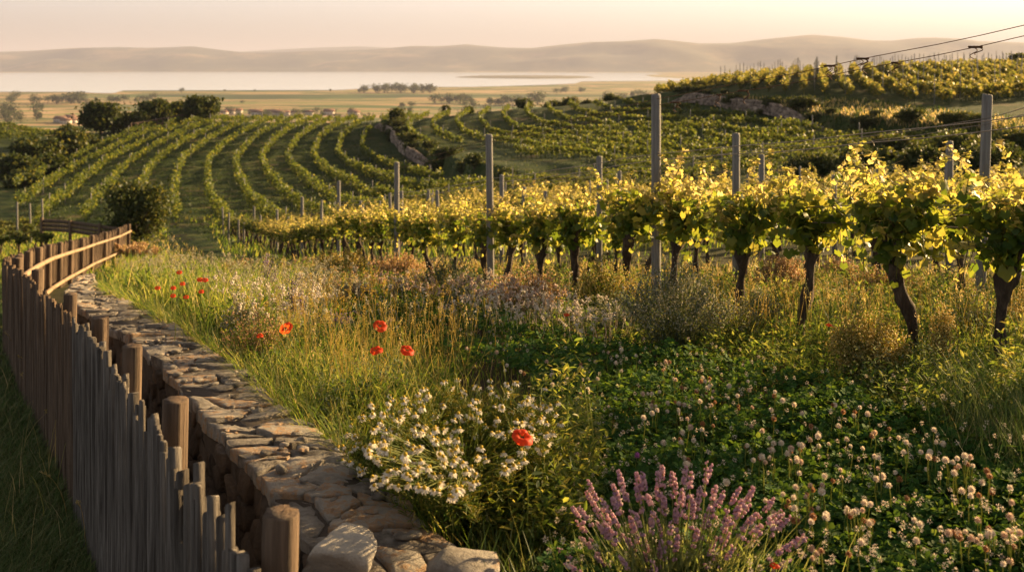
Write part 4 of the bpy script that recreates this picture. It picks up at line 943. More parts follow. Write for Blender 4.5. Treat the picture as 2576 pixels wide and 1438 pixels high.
def plant_tree(name, dx, base_y, top_y, wpx, Yp, label, cat, group=None, nl=3500, leaf=.16, z0f=.15, seed=0, mat=None, lobes=10):
    r = np.random.RandomState(seed + 100); x = (dx - 1288) / W_ * Yp; z = float(gz(x, Yp)); ht = ZC - (top_y - 160) / F_ * Yp - z; w = wpx / W_ * Yp
    t = empty(name, (x, Yp, z - .05), r.uniform(0, 6), label, cat, group); link('crown', crown_mesh(r, w, ht * (1 - z0f) , ht * z0f, nl, leaf, lobes, mat), None, t); link('trunk', trunk_mesh(r, w, ht * .8, ht * z0f, .03 * w + .03), None, t); return t
plant_tree('bush', 350, 575, 440, 195, 42, 'dense dark green bush standing alone behind the end of the picket fence', 'bush', None, 12000, .12, .01, 1, lobes=22)
G1 = 'dark trees on the left slope'
for i, (dx, top, wp_, Yp, lb) in enumerate(((252, 250, 120, 128, 'tall rounded dark tree, leftmost of the group on the left crest'), (330, 285, 90, 132, 'low bushy tree between the two taller ones on the left crest'), (395, 246, 105, 136, 'broad dark tree in the middle of the left crest group'),
                                            (455, 258, 80, 138, 'dark tree leaning into the tall one on the left crest'), (505, 236, 92, 134, 'tallest dark tree at the right end of the left crest group'), (175, 322, 110, 112, 'dark bushy tree below the left crest group'),
                                            (95, 350, 120, 104, 'wide dark thicket tree low on the left slope'), (40, 395, 110, 92, 'dark thicket tree at the left edge of the picture'), (130, 400, 100, 96, 'rounded olive thicket tree below the left crest'), (215, 345, 70, 116, 'small dark tree tucked under the tall left crest tree'), (60, 438, 90, 84, 'lowest rounded bush of the left slope thicket'))):
    plant_tree('tree', dx, 0, top, wp_, Yp, lb, 'tree', G1, 7000, .34, .03, 10 + i, lobes=18)
for i, (dx, top, wp_, Yp, lb) in enumerate(((997, 268, 42, 118, 'small conical bush at the top end of the stone terrace wall'), (1390, 262, 62, 139, 'low dark bush on the middle crest, left of the others'), (1320, 250, 50, 141, 'dark bush on the crest above the middle slope'), (1432, 246, 50, 140, 'rounded dark bush in the crest line of the middle slope'),
                                            (1540, 244, 55, 135, 'dark bush near the right end of the middle crest'), (1478, 256, 36, 138, 'small bush between two larger ones on the middle crest'), (1180, 266, 30, 140, 'small pointed bush at the left part of the middle crest'), (1122, 262, 26, 141, 'tiny pointed bush on the middle crest above the first rows'),
                                            (1680, 248, 30, 122, 'dark shrub at the left end of the pale terrace wall'), (2560, 132, 62, 112, 'rounded tree on the hill crest at the right edge'), (2390, 176, 34, 114, 'low tree on the upper vineyard crest'))):
    plant_tree('bush' if i < 9 else 'tree', dx, 0, top, wp_, Yp, lb, 'bush' if i < 9 else 'tree', 'bushes along the crests', 3000, .22, .02, 40 + i, lobes=12)
for i, (dx, wp_, Yp, hpx) in enumerate(((2150, 130, 46, 75), (2320, 160, 42, 70), (2480, 190, 40, 75), (2250, 120, 52, 60), (2420, 150, 50, 60), (2575, 150, 44, 80), (2030, 120, 46, 60))):
    x = (dx - 1288) / W_ * Yp; b_ = proj(x, Yp, float(gz(x, Yp)))[1]
    plant_tree('shrub', dx, 0, b_ - hpx, wp_, Yp, ['dark shrub', 'broad dark shrub', 'spreading olive shrub', 'small dim shrub', 'rounded shadowy shrub', 'dark shrub at the right edge', 'low dark shrub'][i] + ' at the foot of the right slope behind the vines', 'shrub', 'shrubs at the foot of the right slope', 4500, .14, .02, 60 + i, lobes=12)
# scrub growing over the terraces
r3 = np.random.RandomState(5)
for T, n, nm in ((TA, 26, 'scrub tuft growing on the middle stone terrace'), (TB, 24, 'scrub tuft growing on the pale stone terrace below the grassy band')):
    P = resample(T, 60)[:58]; P = P[np.linspace(0, 57, 42).astype(int)]; proto = None
    for i in range(n):
        q = P[r3.randint(2, 38)]; x, y = q[0] + r3.uniform(-.3, 1.0), q[1] + r3.uniform(-.4, .4)
        t = empty('scrub_bush', (x, y, float(gz(x, y)) - .1), r3.uniform(0, 6), nm, 'bush', nm.replace('tuft', 'tufts'))
        if proto is None: proto = (crown_mesh(r3, 1.5, .9, .05, 1300, .10, 8), trunk_mesh(r3, 1.2, .5, .1, .03))
        link('crown', proto[0], None, t); link('trunk', proto[1], None, t); s_ = r3.uniform(.6, 1.3); t.scale = (s_ * 1.3, s_ * 1.3, s_ * r3.uniform(.7, 1.1))
# rail fence along the left crest
rf = empty('rail_fence', (-52, 130, float(gz(-52, 130))), 0, 'brown wooden rail fence along the crest beside the dark trees', 'fence'); rf0 = np.array(rf.location)
P = resample([(-.372 * 126, 126), (-.345 * 130, 130), (-.31 * 135, 135), (-.283 * 138, 138)], 15); Z = gz(P[:, 0], P[:, 1])
for i in range(15): m_ = MB(); tubes(m_, np.array([[P[i, 0], P[i, 1], Z[i] - .2], [P[i, 0], P[i, 1], Z[i] + 1.25]]) - rf0, .09, 6); m_.build('post', M['wood_brown'], rf)
for hgt in (.55, 1.1):
    m_ = MB(); tubes(m_, np.concatenate([P, (Z + hgt)[:, None]], 1) - rf0, .10, 6); m_.build('rail', M['wood_brown'], rf)

# ------------------------------------------------------------------ the plain: tree belts, lone trees, village houses
r4 = np.random.RandomState(9); FT_ = []
for v in range(4):
    cm = crown_mesh(r4, 1.0 + .2 * v, .9, .1, 260, .11, 7, M['tree_far']); FT_.append((cm, trunk_mesh(r4, .8, .6, .1, .03)))
def far_tree(dx, dy, size, label, group):
    x, y = plain_pt(dx, dy); t = empty('far_tree', (x, y, ZC - PLAIN), r4.uniform(0, 6), label, 'tree', group); k = r4.randint(4)
    link('crown', FT_[k][0], None, t); link('trunk', FT_[k][1], None, t); hgt = size / F_ * y; t.scale = (hgt * r4.uniform(.8, 1.5), hgt * r4.uniform(.8, 1.5), hgt)
def belt(x0, x1, y0, y1, n, size, label):
    for i in range(n): far_tree(r4.uniform(x0, x1), r4.uniform(y0, y1), size * r4.uniform(.6, 1.25), label, label.replace('tree', 'trees', 1))
belt(70, 250, 258, 262, 16, 24, 'dim tree in the dark belt at the left side of the plain')
belt(270, 390, 257, 260, 10, 18, 'dim tree in the broken belt right of the left belt')
belt(20, 60, 252, 262, 4, 20, 'tall dim tree at the left end of the plain')
belt(910, 1090, 232, 235, 24, 22, 'dim tree in the belt at the lake shore')
belt(1095, 1215, 258, 262, 13, 22, 'dim tree in the copse on the middle plain')
belt(1230, 1370, 262, 268, 15, 26, 'dim tree in the copse on the right part of the plain')
belt(1400, 1470, 232, 236, 8, 16, 'dim tree near the lake right of the island')
belt(1480, 1640, 245, 265, 14, 20, 'dim tree scattered before the right hill on the plain')
belt(0, 110, 285, 312, 14, 26, 'dim tree among the houses at the far left')
belt(560, 930, 286, 298, 44, 15, 'dim tree among the village houses on the plain')
belt(1000, 1300, 270, 300, 14, 18, 'dim tree in the valley behind the middle crest')
for dx, dy, sz in ((457, 233, 13), (385, 254, 22), (830, 231, 8), (905, 234, 12), (565, 231, 6), (640, 231, 6), (610, 262, 10), (530, 300, 18)): far_tree(dx, dy, sz, 'lone dim tree standing in the open fields of the plain', 'lone trees on the plain')
M['house_wall'] = noise_mat('house_wall', [(.3, (.42, .36, .30)), (.7, (.66, .60, .54))], .5, 2, .9, 0); M['roof'] = noise_mat('roof', [(.3, (.14, .075, .055)), (.7, (.24, .14, .10))], .5, 2, .9, 0); M['glass_dark'] = noise_mat('glass_dark', [(0, (.03, .03, .035)), (1, (.06, .06, .06))], 1, 1, .3, 0)
mb = MB(); box(mb, -.5, .5, -.35, .35, 0, .5); HW = mb.mesh('house_wall', M['house_wall'])
HR = MB().add([(-.55, -.42, .49), (.55, -.42, .49), (.55, .42, .49), (-.55, .42, .49), (-.55, 0, .86), (.55, 0, .86), (.3, .1, .6), (.3, .2, .6), (.38, .2, .6), (.38, .1, .6), (.3, .1, .95), (.3, .2, .95), (.38, .2, .95), (.38, .1, .95)],
              [(0, 1, 5, 4), (3, 4, 5, 2), (6, 9, 13, 10), (7, 11, 12, 8), (6, 10, 11, 7), (9, 8, 12, 13), (10, 13, 12, 11), (0, 3, 2, 1)], [(0, 4, 3), (1, 2, 5)]).mesh('house_roof', M['roof'])
mb = MB(); [box(mb, x_ - .05, x_ + .05, -.36, -.349, .18, .34) for x_ in (-.3,)]; HWN = mb.mesh('house_window', M['glass_dark'])
for i in range(24):
    grp = i < 18; dx = r4.uniform(560, 930) if grp else r4.uniform(150, 205); dy = r4.uniform(286, 293) if grp else r4.uniform(306, 314)
    x, y = plain_pt(dx, dy); t = empty('village_house', (x, y, ZC - PLAIN), r4.uniform(-.6, .6), 'tiny pale village house with a red roof behind the striped vineyard' if grp else 'tiny house with a red roof at the far left behind the vines', 'house', 'village houses on the plain' if grp else 'houses at the far left')
    link('wall', HW, None, t); link('roof', HR, None, t)
    for q in range(3): w_ = link('window', HWN, None, t); w_.location = (.3 * q, 0, 0)
    s_ = r4.uniform(7, 12); t.scale = (s_, s_, s_ * .75)

# ------------------------------------------------------------------ meadow plants
def in_poly(px, py, P):
    P = np.array(P, float); r = np.zeros(len(px), bool); j = len(P) - 1
    for i in range(len(P)):
        c = ((P[i, 1] > py) != (P[j, 1] > py)) & (px < (P[j, 0] - P[i, 0]) * (py - P[i, 1]) / (P[j, 1] - P[i, 1] + 1e-9) + P[i, 0]); r ^= c; j = i
    return r
def sample_poly(P, n, r):
    P = np.array(P, float); lo, hi = P.min(0), P.max(0); out = np.zeros((0, 2))
    while len(out) < n:
        q = r.uniform(lo, hi, (n * 2, 2)); out = np.concatenate([out, q[in_poly(q[:, 0], q[:, 1], P)]])
    return out[:n]
def on_ground(P2, side=1):
    """measuring-frame points -> ground points, kept off the wall (side 1: flower side, -1: fence side)"""
    g = ground_at(P2[:, 0], P2[:, 1]); near = g[:, 1] < 17
    sd = sdist(WC, g[:, 0], g[:, 1]); 
    if side == 1: g = g[(sd > .22) | ~near]
    else:
        fx = np.interp(g[:, 1], fyy, fxx); g = g[(g[:, 0] < fx - .06)]
    return g
r5 = np.random.RandomState(31)
def grass_patch(name, poly, n, h, mat, label, side=1, w=.0028, lean=(.1, .6), seg=3, clump=None):
    g = on_ground(sample_poly(poly, n, r5), side)
    if clump:                                    # gather into tussocks
        k = clump; i = r5.randint(0, max(1, len(g) // k), len(g)); c = g[i]; sp = .05 + .012 * c[:, 1]; q = c[:, :2] + r5.normal(0, 1, (len(g), 2)) * sp[:, None]; g = np.concatenate([q, gz(q[:, 0], q[:, 1])[:, None]], 1)
        if side == 1: sd = sdist(WC, g[:, 0], g[:, 1]); g = g[(sd > .2) | (g[:, 1] > 17)]
    m = len(g); pat = .75 + .45 * (vnoise(g[:, 0] * 1.1, g[:, 1] * 1.1, 12) * .5 + .5); hh = r5.uniform(h[0], h[1], m) * pat
    ww = w * np.maximum(1, g[:, 1] / 4.5) * r5.uniform(.6, 1.3, m); mb = MB(); g = g.copy(); g[:, 2] -= .02
    blades(mb, g, hh, ww, r5.uniform(0, 2 * PI, m), r5.uniform(lean[0], lean[1], m), .5, seg)
    return tag(mb.build(name, mat), label, 'grass', kind='stuff')
GARDEN = [(240, 690), (330, 610), (430, 585), (540, 640), (760, 640), (1000, 640), (1300, 640), (1700, 640), (2100, 640), (2640, 640), (2700, 1600), (1250, 1600), (1160, 1370), (1000, 1210), (860, 1100), (690, 980), (560, 870), (400, 765)]
grass_patch('grass', GARDEN, 30000, (.05, .15), M['grass'], 'short green meadow grass between the flowers', w=.004)
grass_patch('grass', [(430, 560), (520, 560), (560, 640), (700, 660), (2640, 600), (2640, 560), (560, 540)], 9000, (.15, .35), M['grass'], 'green grass below the vine rows', w=.004)
grass_patch('dry_grass', [(240, 690), (340, 600), (440, 600), (560, 660), (900, 650), (1300, 670), (1700, 670), (2200, 690), (2640, 700), (2640, 770), (2200, 790), (1700, 760), (1250, 780), (900, 730), (700, 720), (480, 700), (380, 760)], 9000, (.08, .26), M['grass_dry'], 'dry golden grass standing under the vines', w=.0034)
grass_patch('tall_grass', [(250, 700), (340, 640), (560, 690), (700, 740), (760, 800), (560, 860), (420, 770)], 4200, (.18, .50), M['grass'], 'tall green and golden grass around the small distant poppies', w=.0036, clump=14)
grass_patch('tall_grass', [(600, 880), (800, 850), (1000, 890), (1100, 960), (1150, 1080), (900, 1130), (760, 1040), (660, 960)], 3600, (.14, .38), M['grass'], 'tall fine green grass beside the stone wall', w=.0024, clump=16, lean=(.1, .75))
grass_patch('tall_grass', [(2000, 720), (2640, 740), (2640, 1000), (2300, 960), (1900, 880)], 3800, (.10, .26), M['grass'], 'green grass below the nearest vines on the right', w=.003, clump=14)
grass_patch('tall_grass', [(1100, 1280), (1500, 1250), (1620, 1600), (1250, 1600)], 700, (.10, .26), M['grass_dark'], 'broad bladed green grass at the foot of the daisies', w=.006, clump=8)
grass_patch('tall_grass', [(2350, 1000), (2700, 1000), (2700, 1300), (2500, 1200)], 2600, (.15, .35), M['grass_dark'], 'dark green grass at the right edge', w=.003, clump=12)
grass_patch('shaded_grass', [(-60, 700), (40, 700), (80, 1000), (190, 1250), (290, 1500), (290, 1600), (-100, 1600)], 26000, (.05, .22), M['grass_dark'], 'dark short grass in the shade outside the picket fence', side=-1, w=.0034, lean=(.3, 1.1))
grass_patch('seeding_grass', [(0, 950), (80, 950), (250, 1400), (0, 1438)], 40, (.3, .55), M['grass_dry'], 'few tall straw stalks outside the picket fence', side=-1, w=.003)
grass_patch('grass', [(-40, 610), (20, 600), (110, 585), (420, 560), (420, 600), (330, 600), (200, 640), (20, 700), (-40, 760)], 7000, (.1, .3), M['grass'], 'green grass beyond the fence bend', side=1, w=.004)

# clover: leaf carpet and flower heads
CLOVER = [(760, 800), (900, 745), (1080, 740), (1170, 790), (1330, 850), (1560, 880), (1800, 930), (2050, 1000), (2300, 1080), (2480, 1150), (2640, 1250), (2640, 1600), (1350, 1600), (1430, 1280), (1420, 1080), (1280, 960), (1060, 900), (880, 860)]
def tri_leaf():
    V, F, n = [], [], 0
    for k in range(3):
        a = k * 2 * PI / 3; c_, s_ = math.cos(a), math.sin(a); v = OVAL_V * (.92, .8, 1) + (0, .06, 0); V.append(np.stack([v[:, 0] * c_ - v[:, 1] * s_, v[:, 0] * s_ + v[:, 1] * c_, v[:, 2] + .1 * v[:, 1]], 1)); F.append(OVAL_F[0] + n); n += 9
    return np.concatenate(V), [np.concatenate(F)]
TV_, TF_ = tri_leaf()
g = on_ground(sample_poly(CLOVER, 21000, r5)); n = len(g)
mound = .06 + .075 * (vnoise(g[:, 0] * 1.7, g[:, 1] * 1.7, 41) * .5 + .5) + .05 * (vnoise(g[:, 0] * 5, g[:, 1] * 5, 42) * .5 + .5)
P = g.copy(); P[:, 2] += mound * r5.uniform(.45, 1.1, n); mb = MB()
scatter(mb, TV_, TF_, P, rotmats(r5.uniform(0, 6.28, n), r5.normal(0, .45, n), r5.normal(0, .45, n)), r5.uniform(.018, .034, n) * np.maximum(1, g[:, 1] / 6))
st_ = np.stack([g + (0, 0, -.01), (g + P) / 2 + (.004, 0, 0), P], 1); tubes(mb, st_[::3], .0012, 3, False)
tag(mb.build('clover_leaves', M['clover_leaf']), 'dense dark green carpet of three part clover leaves', 'clover', kind='stuff')
def head_mesh(name, mat, seed, droop=False):
    r = np.random.RandomState(seed); m_ = MB(); n = 62; i = np.arange(n) + .5; ph = np.arccos(1 - 1.75 * i / n); th = PI * (1 + 5 ** .5) * i
    d = np.stack([np.cos(th) * np.sin(ph), np.sin(th) * np.sin(ph), np.cos(ph)], 1); P = d * .55; az = np.arctan2(d[:, 1], d[:, 0]) - PI / 2; pt = np.arcsin(d[:, 2])
    if droop: pt -= .6
    scatter(m_, LANCE_V * (1.5, 1, 1), LANCE_F, P, rotmats(az, pt, 0 * az), r.uniform(.42, .58, n)); scatter(m_, SBALL_V, SBALL_F, np.zeros((1, 3)), None, .56); return m_.mesh(name, mat)
HEADS = [head_mesh('clover_head', M['clover_head'], 1), head_mesh('clover_head', M['clover_pink'], 2), head_mesh('clover_head', M['clover_brown'], 3, True)]
mb = MB(); tubes(mb, np.array([[0, 0, 0], [.04, .02, .4], [-.02, .03, .8], [0, 0, 1.0]]), .008, 4, False); STEM = mb.mesh('flower_stem', M['stem'])
def flower_on_stem(name, dx, dy, hgt, size, head, label, cat, group, hname='head', tilt=0.35, stem=STEM, lean=.25):
    """flower whose head is seen at (dx, dy) of the measuring frame, standing hgt above the soil"""
    p = ground_at(dx, dy, hgt)[0]
    if p[1] < 16 and sdist(WC, p[0], p[1]) < .16 and not hname.startswith('over'): return None
    t = empty(name, (p[0], p[1], p[2] - .01), r5.uniform(0, 6), label, cat, group); lx = r5.normal(0, lean * .4) * hgt
    s_ = link('stem', stem, None, t); s_.scale = (hgt, hgt, hgt)
    h_ = link(hname, head, None, t); h_.location = (0, 0, hgt); h_.scale = (size,) * 3; h_.rotation_euler = (r5.normal(0, tilt), r5.normal(0, tilt), r5.uniform(0, 6)); return t
CL = ('white clover flower head in the green carpet on the right', 'pinkish clover flower head in the green carpet on the right', 'withered brown clover flower head in the green carpet on the right')
def clover(dx, dy, kind, hgt=None, size=None): flower_on_stem('clover_flower', dx, dy, hgt or r5.uniform(.16, .27), size or r5.uniform(.0085, .0145), HEADS[kind], CL[kind], 'clover', ('white clover heads', 'pinkish clover heads', 'withered clover heads')[kind])
explicit = [(1563, 875, 0), (1600, 890, 0), (1675, 905, 1), (1372, 938, 1), (1390, 962, 0), (2058, 1090, 0), (2100, 1012, 0), (2163, 1018, 0), (2183, 1035, 0), (2110, 1065, 0), (2060, 1115, 0), (2130, 1098, 0), (2140, 1115, 0), (1935, 1095, 0), (2085, 1110, 0), (2005, 1145, 0), (1895, 1150, 0), (2075, 1190, 0), (1970, 1235, 0), (2220, 1190, 0),
            (2190, 1260, 0), (2300, 1300, 0), (2315, 1310, 0), (2167, 1355, 0), (2470, 1205, 0), (2350, 1075, 0), (2372, 1110, 0), (2280, 1105, 0), (2545, 1255, 1), (2540, 1290, 1), (2490, 1330, 0), (2480, 1370, 2), (2550, 1365, 2), (2460, 1300, 1), (1990, 1120, 1), (1890, 1065, 1), (1940, 1025, 0), (1885, 975, 1), (1950, 980, 0), (1765, 1075, 0), (1745, 1100, 0),
            (1310, 930, 0), (1270, 925, 0), (1220, 790, 0), (1110, 770, 0), (1020, 755, 0), (1515, 1040, 1), (1460, 985, 1), (1700, 950, 1), (1640, 985, 0)]
for dx, dy, k in explicit: clover(dx, dy, k)
pp0 = sample_poly([(820, 790), (1060, 750), (1200, 800), (1330, 850), (1560, 880), (1800, 940), (2050, 1010), (2300, 1090), (2500, 1180), (2600, 1300), (2600, 1430), (1950, 1430), (1850, 1250), (1500, 1100), (1330, 960), (1100, 880)], 900, r5)
pp = pp0[vnoise(pp0[:, 0] / 70, pp0[:, 1] / 45, 6) + r5.uniform(-.5, .5, 900) > .22][:245]
for i, (dx, dy) in enumerate(pp): clover(dx, dy - 14, [0, 0, 0, 1, 2, 2][r5.randint(6)])
# white and pinkish head masses farther up: countless
g = on_ground(sample_poly([(1130, 755), (1280, 770), (1420, 830), (1330, 850), (1060, 800), (960, 770), (820, 745), (1000, 735)], 260, r5)); mb = MB()
hh = r5.uniform(.2, .34, len(g)); Pq = g + np.stack([0 * hh, 0 * hh, hh], 1)
for p, h_ in zip(Pq, hh): scatter(mb, OCT_V, OCT_F, p + r5.normal(0, .009, (9, 3)), None, r5.uniform(.005, .010, 9))
tag(mb.build('clover_bloom', M['clover_pink']), 'mass of tiny pale clover blooms beyond the poppies', 'clover', kind='stuff')
mb = MB(); tubes(mb, np.stack([g, (g + Pq) / 2 + (.01, 0, 0), Pq], 1), .0014, 3, False); tag(mb.build('clover_stalks', M['stem']), 'thin stalks of the tiny pale clover blooms', 'clover', kind='stuff')

# poppies
def petal_patch(a0, a1, r0, r1, nu=9, nv=6, cup=.5, seed=0):
    r = np.random.RandomState(seed); V = []; ph = r.uniform(0, 6)
    for j in range(nv):
        v = j / (nv - 1)
        for i in range(nu):
            u = i / (nu - 1); a = a0 + (a1 - a0) * ((u - .5) * (.35 + .65 * math.sqrt(v)) + .5); rr = r0 + (r1 - r0) * v * (1 - .10 * (2 * u - 1) ** 4)
            rr *= 1 + .04 * math.sin(7 * u * PI + ph) * v; el = cup * (1 - v * v * .75); z = rr * math.tan(min(el, 1.2)) * .9 + .07 * math.sin(u * 11 + ph) * v * v + .04 * r.uniform(-1, 1) * v
            V.append((rr * math.cos(a), rr * math.sin(a), z))
    V = np.array(V); ix = np.arange(nu * nv).reshape(nv, nu); return V, np.stack([ix[:-1, :-1], ix[:-1, 1:], ix[1:, 1:], ix[1:, :-1]], -1).reshape(-1, 4)
def poppy_petals(seed, cup):
    ms = []
    for k in range(4):
        a = k * PI / 2 + .2 * seed; m_ = MB(); V, F = petal_patch(a - 1.0, a + 1.0, .05, 1.0 if k % 2 else .92, cup=cup + (.12 if k % 2 else 0), seed=seed * 7 + k); V[:, 2] -= .25; m_.add(V, F); ms.append(m_.mesh('poppy_petal', M['poppy'], True))
    return ms
PPET = [poppy_petals(1, .75), poppy_petals(2, .95), poppy_petals(3, 1.15)]
mb = MB(); scatter(mb, BALL_V, BALL_F, [(0, 0, -.1)], None, .09); th = np.linspace(0, 2 * PI, 28, endpoint=False); tubes(mb, np.stack([np.stack([.05 * np.cos(th), .05 * np.sin(th), 0 * th], 1), np.stack([(.15) * np.cos(th), .15 * np.sin(th), .04 + 0 * th], 1)], 1), .012, 3); PCEN = mb.mesh('poppy_centre', M['poppy_c'])
mb = MB(); u_ = np.linspace(0, 1, 9); tubes(mb, np.stack([.05 * np.sin(u_ * 3), .03 * np.sin(u_ * 5), u_ * .985], 1), .0055, 5); hair = r5.uniform(.1, .95, 60); A3 = r5.uniform(0, 6.28, 60)
b_ = np.stack([.05 * np.sin(hair * 3), .03 * np.sin(hair * 5), hair * .985], 1); tubes(mb, np.stack([b_, b_ + np.stack([.02 * np.cos(A3), .02 * np.sin(A3), 0 * A3 + .003], 1)], 1), .0009, 3, False); PSTEM = mb.mesh('poppy_stem', M['stem'])
def poppy(dx, dy, wpx, hgt, label, var, tx, ty, group='red poppies', name='poppy'):
    p = ground_at(dx, dy, hgt)[0]; t = empty(name, (p[0], p[1], p[2] - .01), 0, label, 'poppy', group); s_ = link('stem', PSTEM, None, t); s_.scale = (hgt * .9, hgt * .9, hgt)
    R_ = wpx / W_ * p[1] / 2; fl = bpy.data.objects.new('flower', None); COL.objects.link(fl); fl.parent = t; fl.empty_display_size = .02
    fl.location = (.13 * hgt * math.sin(3) * .4, -.0, hgt * .985); fl.rotation_euler = (tx, ty, 0); fl.scale = (R_,) * 3
    for m_ in PPET[var]: link('petal', m_, None, fl)
    link('centre', PCEN, None, fl); return t
poppy(1312, 1087, 60, .47, 'large red poppy above the white daisies, nearest of all poppies', 1, .35, .25)
poppy(718, 817, 38, .40, 'red poppy standing alone by the straw coloured flowers near the wall', 0, .6, -.3)
poppy(955, 812, 40, .42, 'upper red poppy of the three in the middle of the meadow', 0, .5, .3)
poppy(946, 873, 36, .36, 'lower left red poppy of the three in the middle of the meadow', 1, .3, -.1)
poppy(1023, 873, 40, .38, 'lower right red poppy of the three in the middle of the meadow', 1, .35, .3)
for i, (dx, dy) in enumerate(((395, 718), (435, 719), (434, 739), (458, 708), (450, 681), (502, 699), (515, 699), (505, 728), (467, 741))): poppy(dx, dy, 16 if i not in (5, 6) else 18, .42, 'small distant red poppy in the tall grass beyond the wall', i % 2, .4, .2, 'small distant poppies')
poppy(653, 838, 20, .3, 'pale orange red poppy low among the straw coloured flowers', 1, .3, 0); poppy(1425, 786, 17, .28, 'small dark red poppy half hidden below the pinkish grass tuft', 1, .2, 0)
poppy(2085, 811, 17, .34, 'closed orange poppy to the right of the bent vine trunk', 2, .1, 0); poppy(1948, 1412, 26, .24, 'half closed orange poppy at the bottom beside the lavender', 2, .1, 0)
flower_on_stem('pink_clover', 1603, 1139, .2, .013, head_mesh('clover_head', M['magenta'], 8), 'single bright magenta clover head below the dark leaf carpet', 'clover', None)
flower_on_stem('pink_blossom', 533, 848, .25, .022, head_mesh('blossom', M['magenta'], 9), 'bright pink blossom hanging over the wall edge', 'flower', None)

# daisies: plants with drooping white petals round a yellow cone
def daisy_meshes():
    m1 = MB(); n = 15; a = np.linspace(0, 2 * PI, n, endpoint=False); r = np.random.RandomState(4)
    scatter(m1, LANCE_V * (1.5, 1, 1), LANCE_F, np.stack([.28 * np.cos(a), .28 * np.sin(a), 0 * a], 1), rotmats(a - PI / 2, -r.uniform(.35, 1.15, n), 0 * a), r.uniform(.7, .95, n)); return m1.mesh('daisy_petals', M['petal'])
DPET = daisy_meshes(); mb = MB(); scatter(mb, BALL_V, BALL_F, [(0, 0, .16)], None, np.array([[.36, .36, .36]])); DCEN = mb.mesh('daisy_centre', M['yolk'])
def feather_mesh(base, tips, r, n_leaf, mat, L=(.02, .05)):
    """fine divided foliage: short threads branching off the stems"""
    m_ = MB(); P = []; i = r.randint(0, len(tips), n_leaf); u = r.beta(1.2, 1.8, n_leaf); b = base[i] if len(base) == len(tips) else np.broadcast_to(base[0], (n_leaf, 3))
    p = b + (tips[i] - b) * u[:, None]; d = r.normal(size=(n_leaf, 3)); d[:, 2] = np.abs(d[:, 2]) * .8 + .2; d /= np.linalg.norm(d, axis=1, keepdims=True); l = r.uniform(L[0], L[1], n_leaf)[:, None]
    tubes(m_, np.stack([p, p + d * l * .5, p + d * l + (0, 0, -.003)], 1), .0015, 3, False); return m_
DAISY = [(850, 1115), (880, 1060), (940, 1000), (1040, 970), (1140, 940), (1270, 940), (1390, 975), (1430, 1050), (1370, 1130), (1250, 1190), (1140, 1240), (1020, 1215), (950, 1220), (865, 1165)]
bases = [(1040, 1250), (1110, 1290), (1170, 1320), (1230, 1290), (1300, 1300), (1350, 1260), (1150, 1220), (1250, 1220)]
hp = sample_poly(DAISY, 700, r5); hp = hp[vnoise(hp[:, 0] / 38, hp[:, 1] / 26, 3) + r5.uniform(-.7, .7, 700) > -.12][:300]; hp = np.concatenate([hp, [(1298, 955), (1332, 990), (850, 1120), (862, 1150), (905, 1165), (1140, 1240), (1190, 1205), (1365, 1010), (1090, 1185)]])
hgts = r5.uniform(.30, .46, len(hp)); hgts[hp[:, 0] < 920] = .22; hw = ground_at(hp[:, 0], hp[:, 1], hgts); hw3 = hw + np.stack([0 * hgts, 0 * hgts, hgts], 1)
for i in range(len(hw3)):                                          # heads over the capping keep their own height
    if sdist(WC, hw[i, 0], hw[i, 1]) < .2: hw3[i, 2] = ZC - (hp[i, 1] - 160) / F_ * hw[i, 1]
gb = ground_at([b[0] for b in bases], [b[1] for b in bases]); lbs = ['leftmost daisy plant spilling its stems over the wall edge', 'daisy plant second from the wall, dense with drooping white heads', 'daisy plant in the front middle of the white clump', 'daisy plant right of the front middle of the white clump', 'daisy plant below the large red poppy', 'rightmost daisy plant of the white clump, under the poppy bud stems', 'daisy plant at the back left of the white clump', 'daisy plant at the back right of the white clump']
own = np.argmin(((hw3[:, None, :2] - gb[None, :, :2]) ** 2).sum(-1) + r5.uniform(0, .02, (len(hw3), len(gb))), 1)
for k in range(len(gb)):
    t = empty('daisy_plant', tuple(gb[k] - (0, 0, .01)), 0, lbs[k], 'daisy', 'white daisy plants'); H_ = hw3[own == k] - gb[k]; 
    if len(H_) < 3: H_ = r5.normal(0, .06, (5, 3)) + (0, 0, .35)
    n = len(H_); b = np.stack([r5.normal(0, .03, n), r5.normal(0, .03, n), 0 * np.arange(n)], 1); u = np.linspace(0, 1, 8)[None, :, None]
    Sx = b[:, None] * (1 - u) + H_[:, None] * u; Sx[..., :2] -= (H_[:, None, :2] - b[:, None, :2]) * (u * (1 - u) * .9); Sx += r5.normal(0, .003, Sx.shape) * (u * (1 - u) * 4)
    mb = MB(); tubes(mb, Sx, .0016, 4, False); mb.build('stems', M['stem'], t); m_ = feather_mesh(b * 2.2, np.concatenate([H_, H_ * r5.uniform(.5, .9, (len(H_), 1)) + r5.normal(0, .03, (len(H_), 3)) * (1, 1, 0)])[:len(H_)], r5, 4200, M['feather'], (.02, .065))
    m_.build('foliage', M['feather'], t)
    for q in range(n):
        f_ = link('petals', DPET, None, t); s_ = r5.uniform(.0135, .0195); f_.location = tuple(H_[q]); f_.scale = (s_,) * 3; f_.rotation_euler = (r5.normal(.05, .38), r5.normal(0, .38), r5.uniform(0, 6)); link('centre', DCEN, None, f_)
